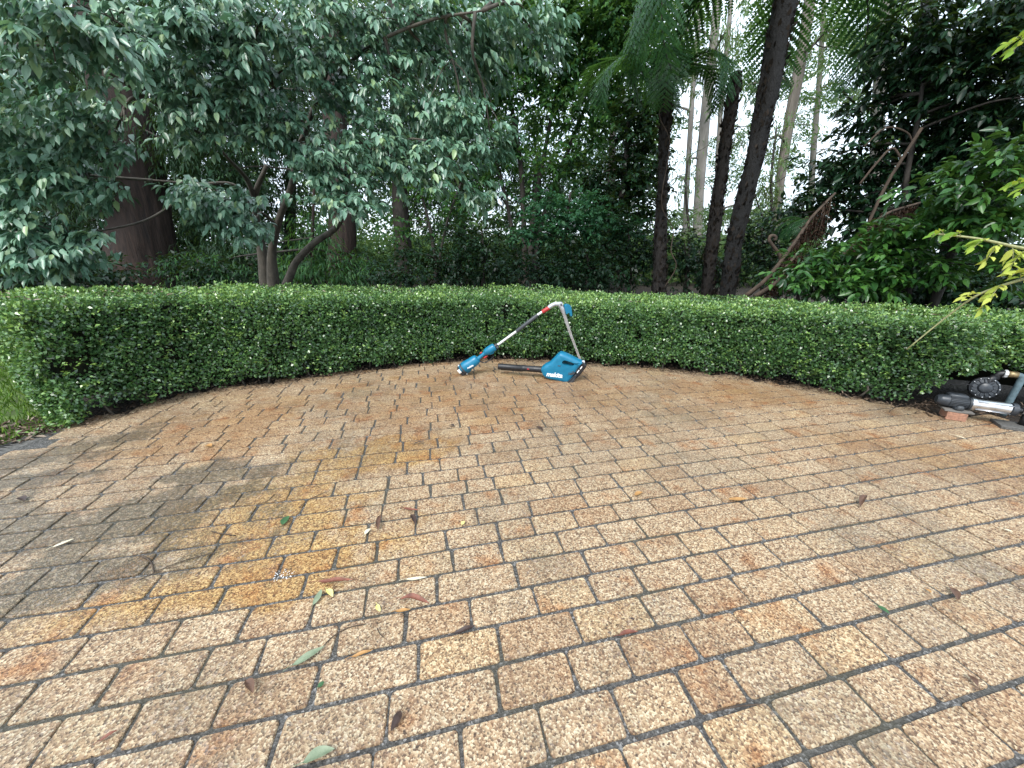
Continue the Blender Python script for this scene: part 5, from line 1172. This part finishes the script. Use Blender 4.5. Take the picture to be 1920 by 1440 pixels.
FL = [ # px, py of tip a; tip b; width px; colour; curl; label
 ((596,1091),(663,1089),11,'red',.25,'long rust-red gum leaf lying flat left of centre'), ((587,1136),(603,1106),11,'sage',.1,'small sage green leaf lying in a joint beside a yellow one'),
 ((612,1106),(624,1120),10,'yellow',.1,'small pale yellow leaf beside the sage green one'), ((750,1124),(806,1136),13,'red',.5,'curled rust-red leaf pointing at the wide joint below it'),
 ((741,1147),(770,1144),8,'ochre',.2,'short orange-brown leaf lying in a row joint'), ((707,1134),(713,1148),8,'yellow',.1,'tiny yellow leaf standing left of the orange-brown one'),
 ((760,1087),(800,1083),7,'cream',.1,'cream white leaf sliver lying on a row joint'), ((850,1189),(892,1175),11,'dark',.3,'dark brown leaf resting in a row joint near the centre'),
 ((548,1249),(608,1213),15,'sage',.15,'long grey-green gum leaf with a thin stalk'), ((658,1233),(700,1220),8,'ochre',.25,'folded ochre leaf in the joint right of the long grey-green leaf'),
 ((461,1277),(476,1303),17,'brown',.5,'crumpled brown leaf standing up near the lower left'), ((752,1334),(733,1374),17,'dark',.35,'nearly black leaf standing on its edge at the bottom centre'),
 ((596,1290),(608,1279),11,'green',.1,'tiny bright green leaf on a large paver at lower left'), ((568,1432),(628,1406),20,'sage',.2,'grey-green leaf at the bottom edge of the photo'),
 ((186,1391),(222,1370),9,'red',.3,'narrow rust leaf on a grey paver at lower left'), ((530,985),(542,968),13,'green',.05,'dark green diamond-shaped leaf on an ochre paver'),
 ((709,995),(716,968),10,'brown',.6,'brown leaf curled upright on a joint amid the ochre pavers'), ((770,966),(779,986),10,'dark',.4,'dark red leaf stuck in a cross joint amid the ochre pavers'),
 ((755,953),(787,958),6,'red',.15,'flat reddish leaf above the one stuck in the cross joint'), ((684,1003),(695,992),8,'cream',.1,'small straw leaf standing on a cross joint'),
 ((1160,1193),(1196,1186),9,'red',.2,'dark red strip of leaf in a joint right of centre'), ((1645,1137),(1667,1152),12,'green',.2,'dark green leaf lying on a joint at right'),
 ((1779,1101),(1795,1127),14,'brown',.3,'brown pointed leaf standing near the right edge'), ((1814,1266),(1832,1289),14,'brown',.45,'brown leaf curled to a point at lower right'),
 ((1612,951),(1624,934),12,'brown',.7,'curled brown leaf casting a small shadow on the right pavers'), ((98,1027),(139,1011),7,'cream',.05,'long pale straw-coloured leaf on the mossy left pavers'),
 ((35,934),(47,940),12,'dark',.2,'small dark round leaf near the left edge'), ((386,836),(397,838),11,'ochre',.1,'orange round leaf on the far left pavers'),
 ((1005,800),(1018,810),7,'dark',.3,'small dark leaf in front of the blower'), ((1365,937),(1400,936),10,'ochre',.1,'faded ochre leaf flattened on the right pavers'),
 ((1190,930),(1205,924),9,'ochre',.15,'short tan leaf lying right of the centre pavers'), ((773,833),(797,831),4,'dark',.3,'thin black leaf stalk on a joint below the saw battery'),
 ((844,798),(852,800),8,'dark',.3,'dark leaf scrap on a joint left of the blower nozzle'), ((1790,817),(1812,824),4,'cream',.1,'thin pale bark strip in front of the pump'),
 ((1882,993),(1899,998),5,'cream',.1,'pale leaf sliver near the right edge'), ((1735,1105),(1746,1113),6,'ochre',.1,'small ochre leaf scrap on a joint near the right edge'),
 ((866,985),(871,978),7,'yellow',.1,'tiny yellow leaf on a joint near the centre'), ((1722,1299),(1729,1304),6,'dark',.3,'tiny black leaf scrap at lower right'), ((1182,1161),(1190,1164),5,'dark',.3,'tiny black scrap on a paver right of centre')]
for (pa, pb, wp, c, curl, lab) in FL:
    A, B = gnd(*pa, .006), gnd(*pb, .006); L = np.linalg.norm(B-A); x = (B-A)/L; y = np.cross(UP, x)
    mid = (A+B)/2; W = wp*mpp((pa[0]+pb[0])/2, (pa[1]+pb[1])/2, float(mid[1]))*1.05; ty = rnd.uniform(.1, .4)*(1 if rnd.random() < .5 else -1)
    W = min(W, L*.8)
    n = 9; vs = []; fs = []
    for i in range(n):
        t = i/(n-1); wd = W*.5*max(.04, math.sin(math.pi*t**.85)**.8); z = .003 + L*curl*.35*math.sin(math.pi*t)**2*(.6+.4*math.sin(5*t+ty*9)) + curl*L*.15*t*t
        bend = L*.06*math.sin(math.pi*t)*(1 if ty > 0 else -1)
        for q in (-1, -.5, 0, .5, 1): vs.append(A + x*L*t + y*(wd*q*(1-.35*curl)+bend) + UP*(z + abs(q)*wd*(.25+curl*.9) + q*wd*curl*ty*.5))
    fs = [(i*5+k, i*5+k+1, (i+1)*5+k+1, (i+1)*5+k) for i in range(n-1) for k in range(4)]
    T = MB(); T.v = [tuple(v) for v in vs]; T.f = fs; T.m = [0]*len(fs)
    root = thing('fallen_leaf', lab, 'leaf', (*mid[:2], .001), 'fallen leaves on the pavers'); T.build('blade', FM[c], root)
    s = MB(); tube(s, spline([A+x*L*.02+UP*.006, A-x*L*.12+y*L*.05*ty+UP*.005, A-x*L*.28+y*L*.15*ty+UP*.003], 6), max(.0009, W*.03), 5); s.build('stalk', FM[c], root)
TW = [([(604,1214),(622,1195),(650,1178),(685,1170)],3,'thin curved stalk trailing from the long grey-green leaf'), ([(262,1041),(277,1048),(285,1058),(289,1073)],4,'short dark hooked twig on the mossy left pavers'),
      ([(255,1090),(320,1060),(365,1045),(407,1035)],2.5,'long thin twig crossing two joints on the left'), ([(397,996),(412,1000),(442,1004)],3,'small dark twig on the grey pavers left of the ochre ones'),
      ([(707,1178),(712,1188),(720,1195)],2.5,'tiny hooked stalk on a pale paver near the centre'), ([(1345,1332),(1380,1325),(1424,1320)],4,'dark stick lying along a row joint at lower right'), ([(560,952),(583,935),(611,922)],2,'thin grass stem on the ochre pavers'),
      ([(480,945),(500,940),(515,926)],2,'thin dark stalk on the ochre pavers at left'), ([(1667,690+83),(1672,768),(1690,757)],2,'pale grass stem poking out under the hedge near the pump')]
for (pl, w_, lab) in TW:
    P = [gnd(*p, .005) for p in pl]; mb = MB(); tube(mb, spline(P, 14), w_*.32*mpp(*pl[0], float(P[0][1])), 5)
    tag(mb.build('twig', M['wood_dead'], None), lab, 'twig', 'twigs on the pavers')
# crumbs of bark and leaf over the pavers, and a splash of droppings
k = 900; P = []
while len(P) < k:
    p = np.array([RNG.uniform(-3.4, 4.2), RNG.uniform(.4, 4.3)])
    if inside(p): P.append(p)
P = np.array(P); lv = Leaves()
lv.add(np.c_[P, np.full(k, .003)], RNG.normal(size=(k, 3))*[1, 1, .25], UP+RNG.normal(size=(k, 3))*.4, RNG.uniform(.004, .014, k), RNG.uniform(.002, .006, k), RNG.random(k)**1.5)
tag(lv.build('leaf_crumbs', 'rhomb', M['litter'], None, None), kind='stuff')
k = 40; c = gnd(532, 1080); lv = Leaves(); a = RNG.random(k)*6.28; rr = RNG.random(k)**.7*.03  # small splash of white droppings on one paver
lv.add(np.c_[c[0]+np.cos(a)*rr*1.3, c[1]+np.sin(a)*rr, np.full(k, .002)], np.c_[np.cos(a), np.sin(a), np.zeros(k)], UP+RNG.normal(size=(k, 3))*.1, RNG.uniform(.004, .010, k), .003, 1.0)
tag(lv.build('dropping_splash', 'rhomb', M['petal'] if 'petal' in M else M['white'], None, None), 'little splash of white droppings on an ochre paver', 'droppings', None, 'stuff')
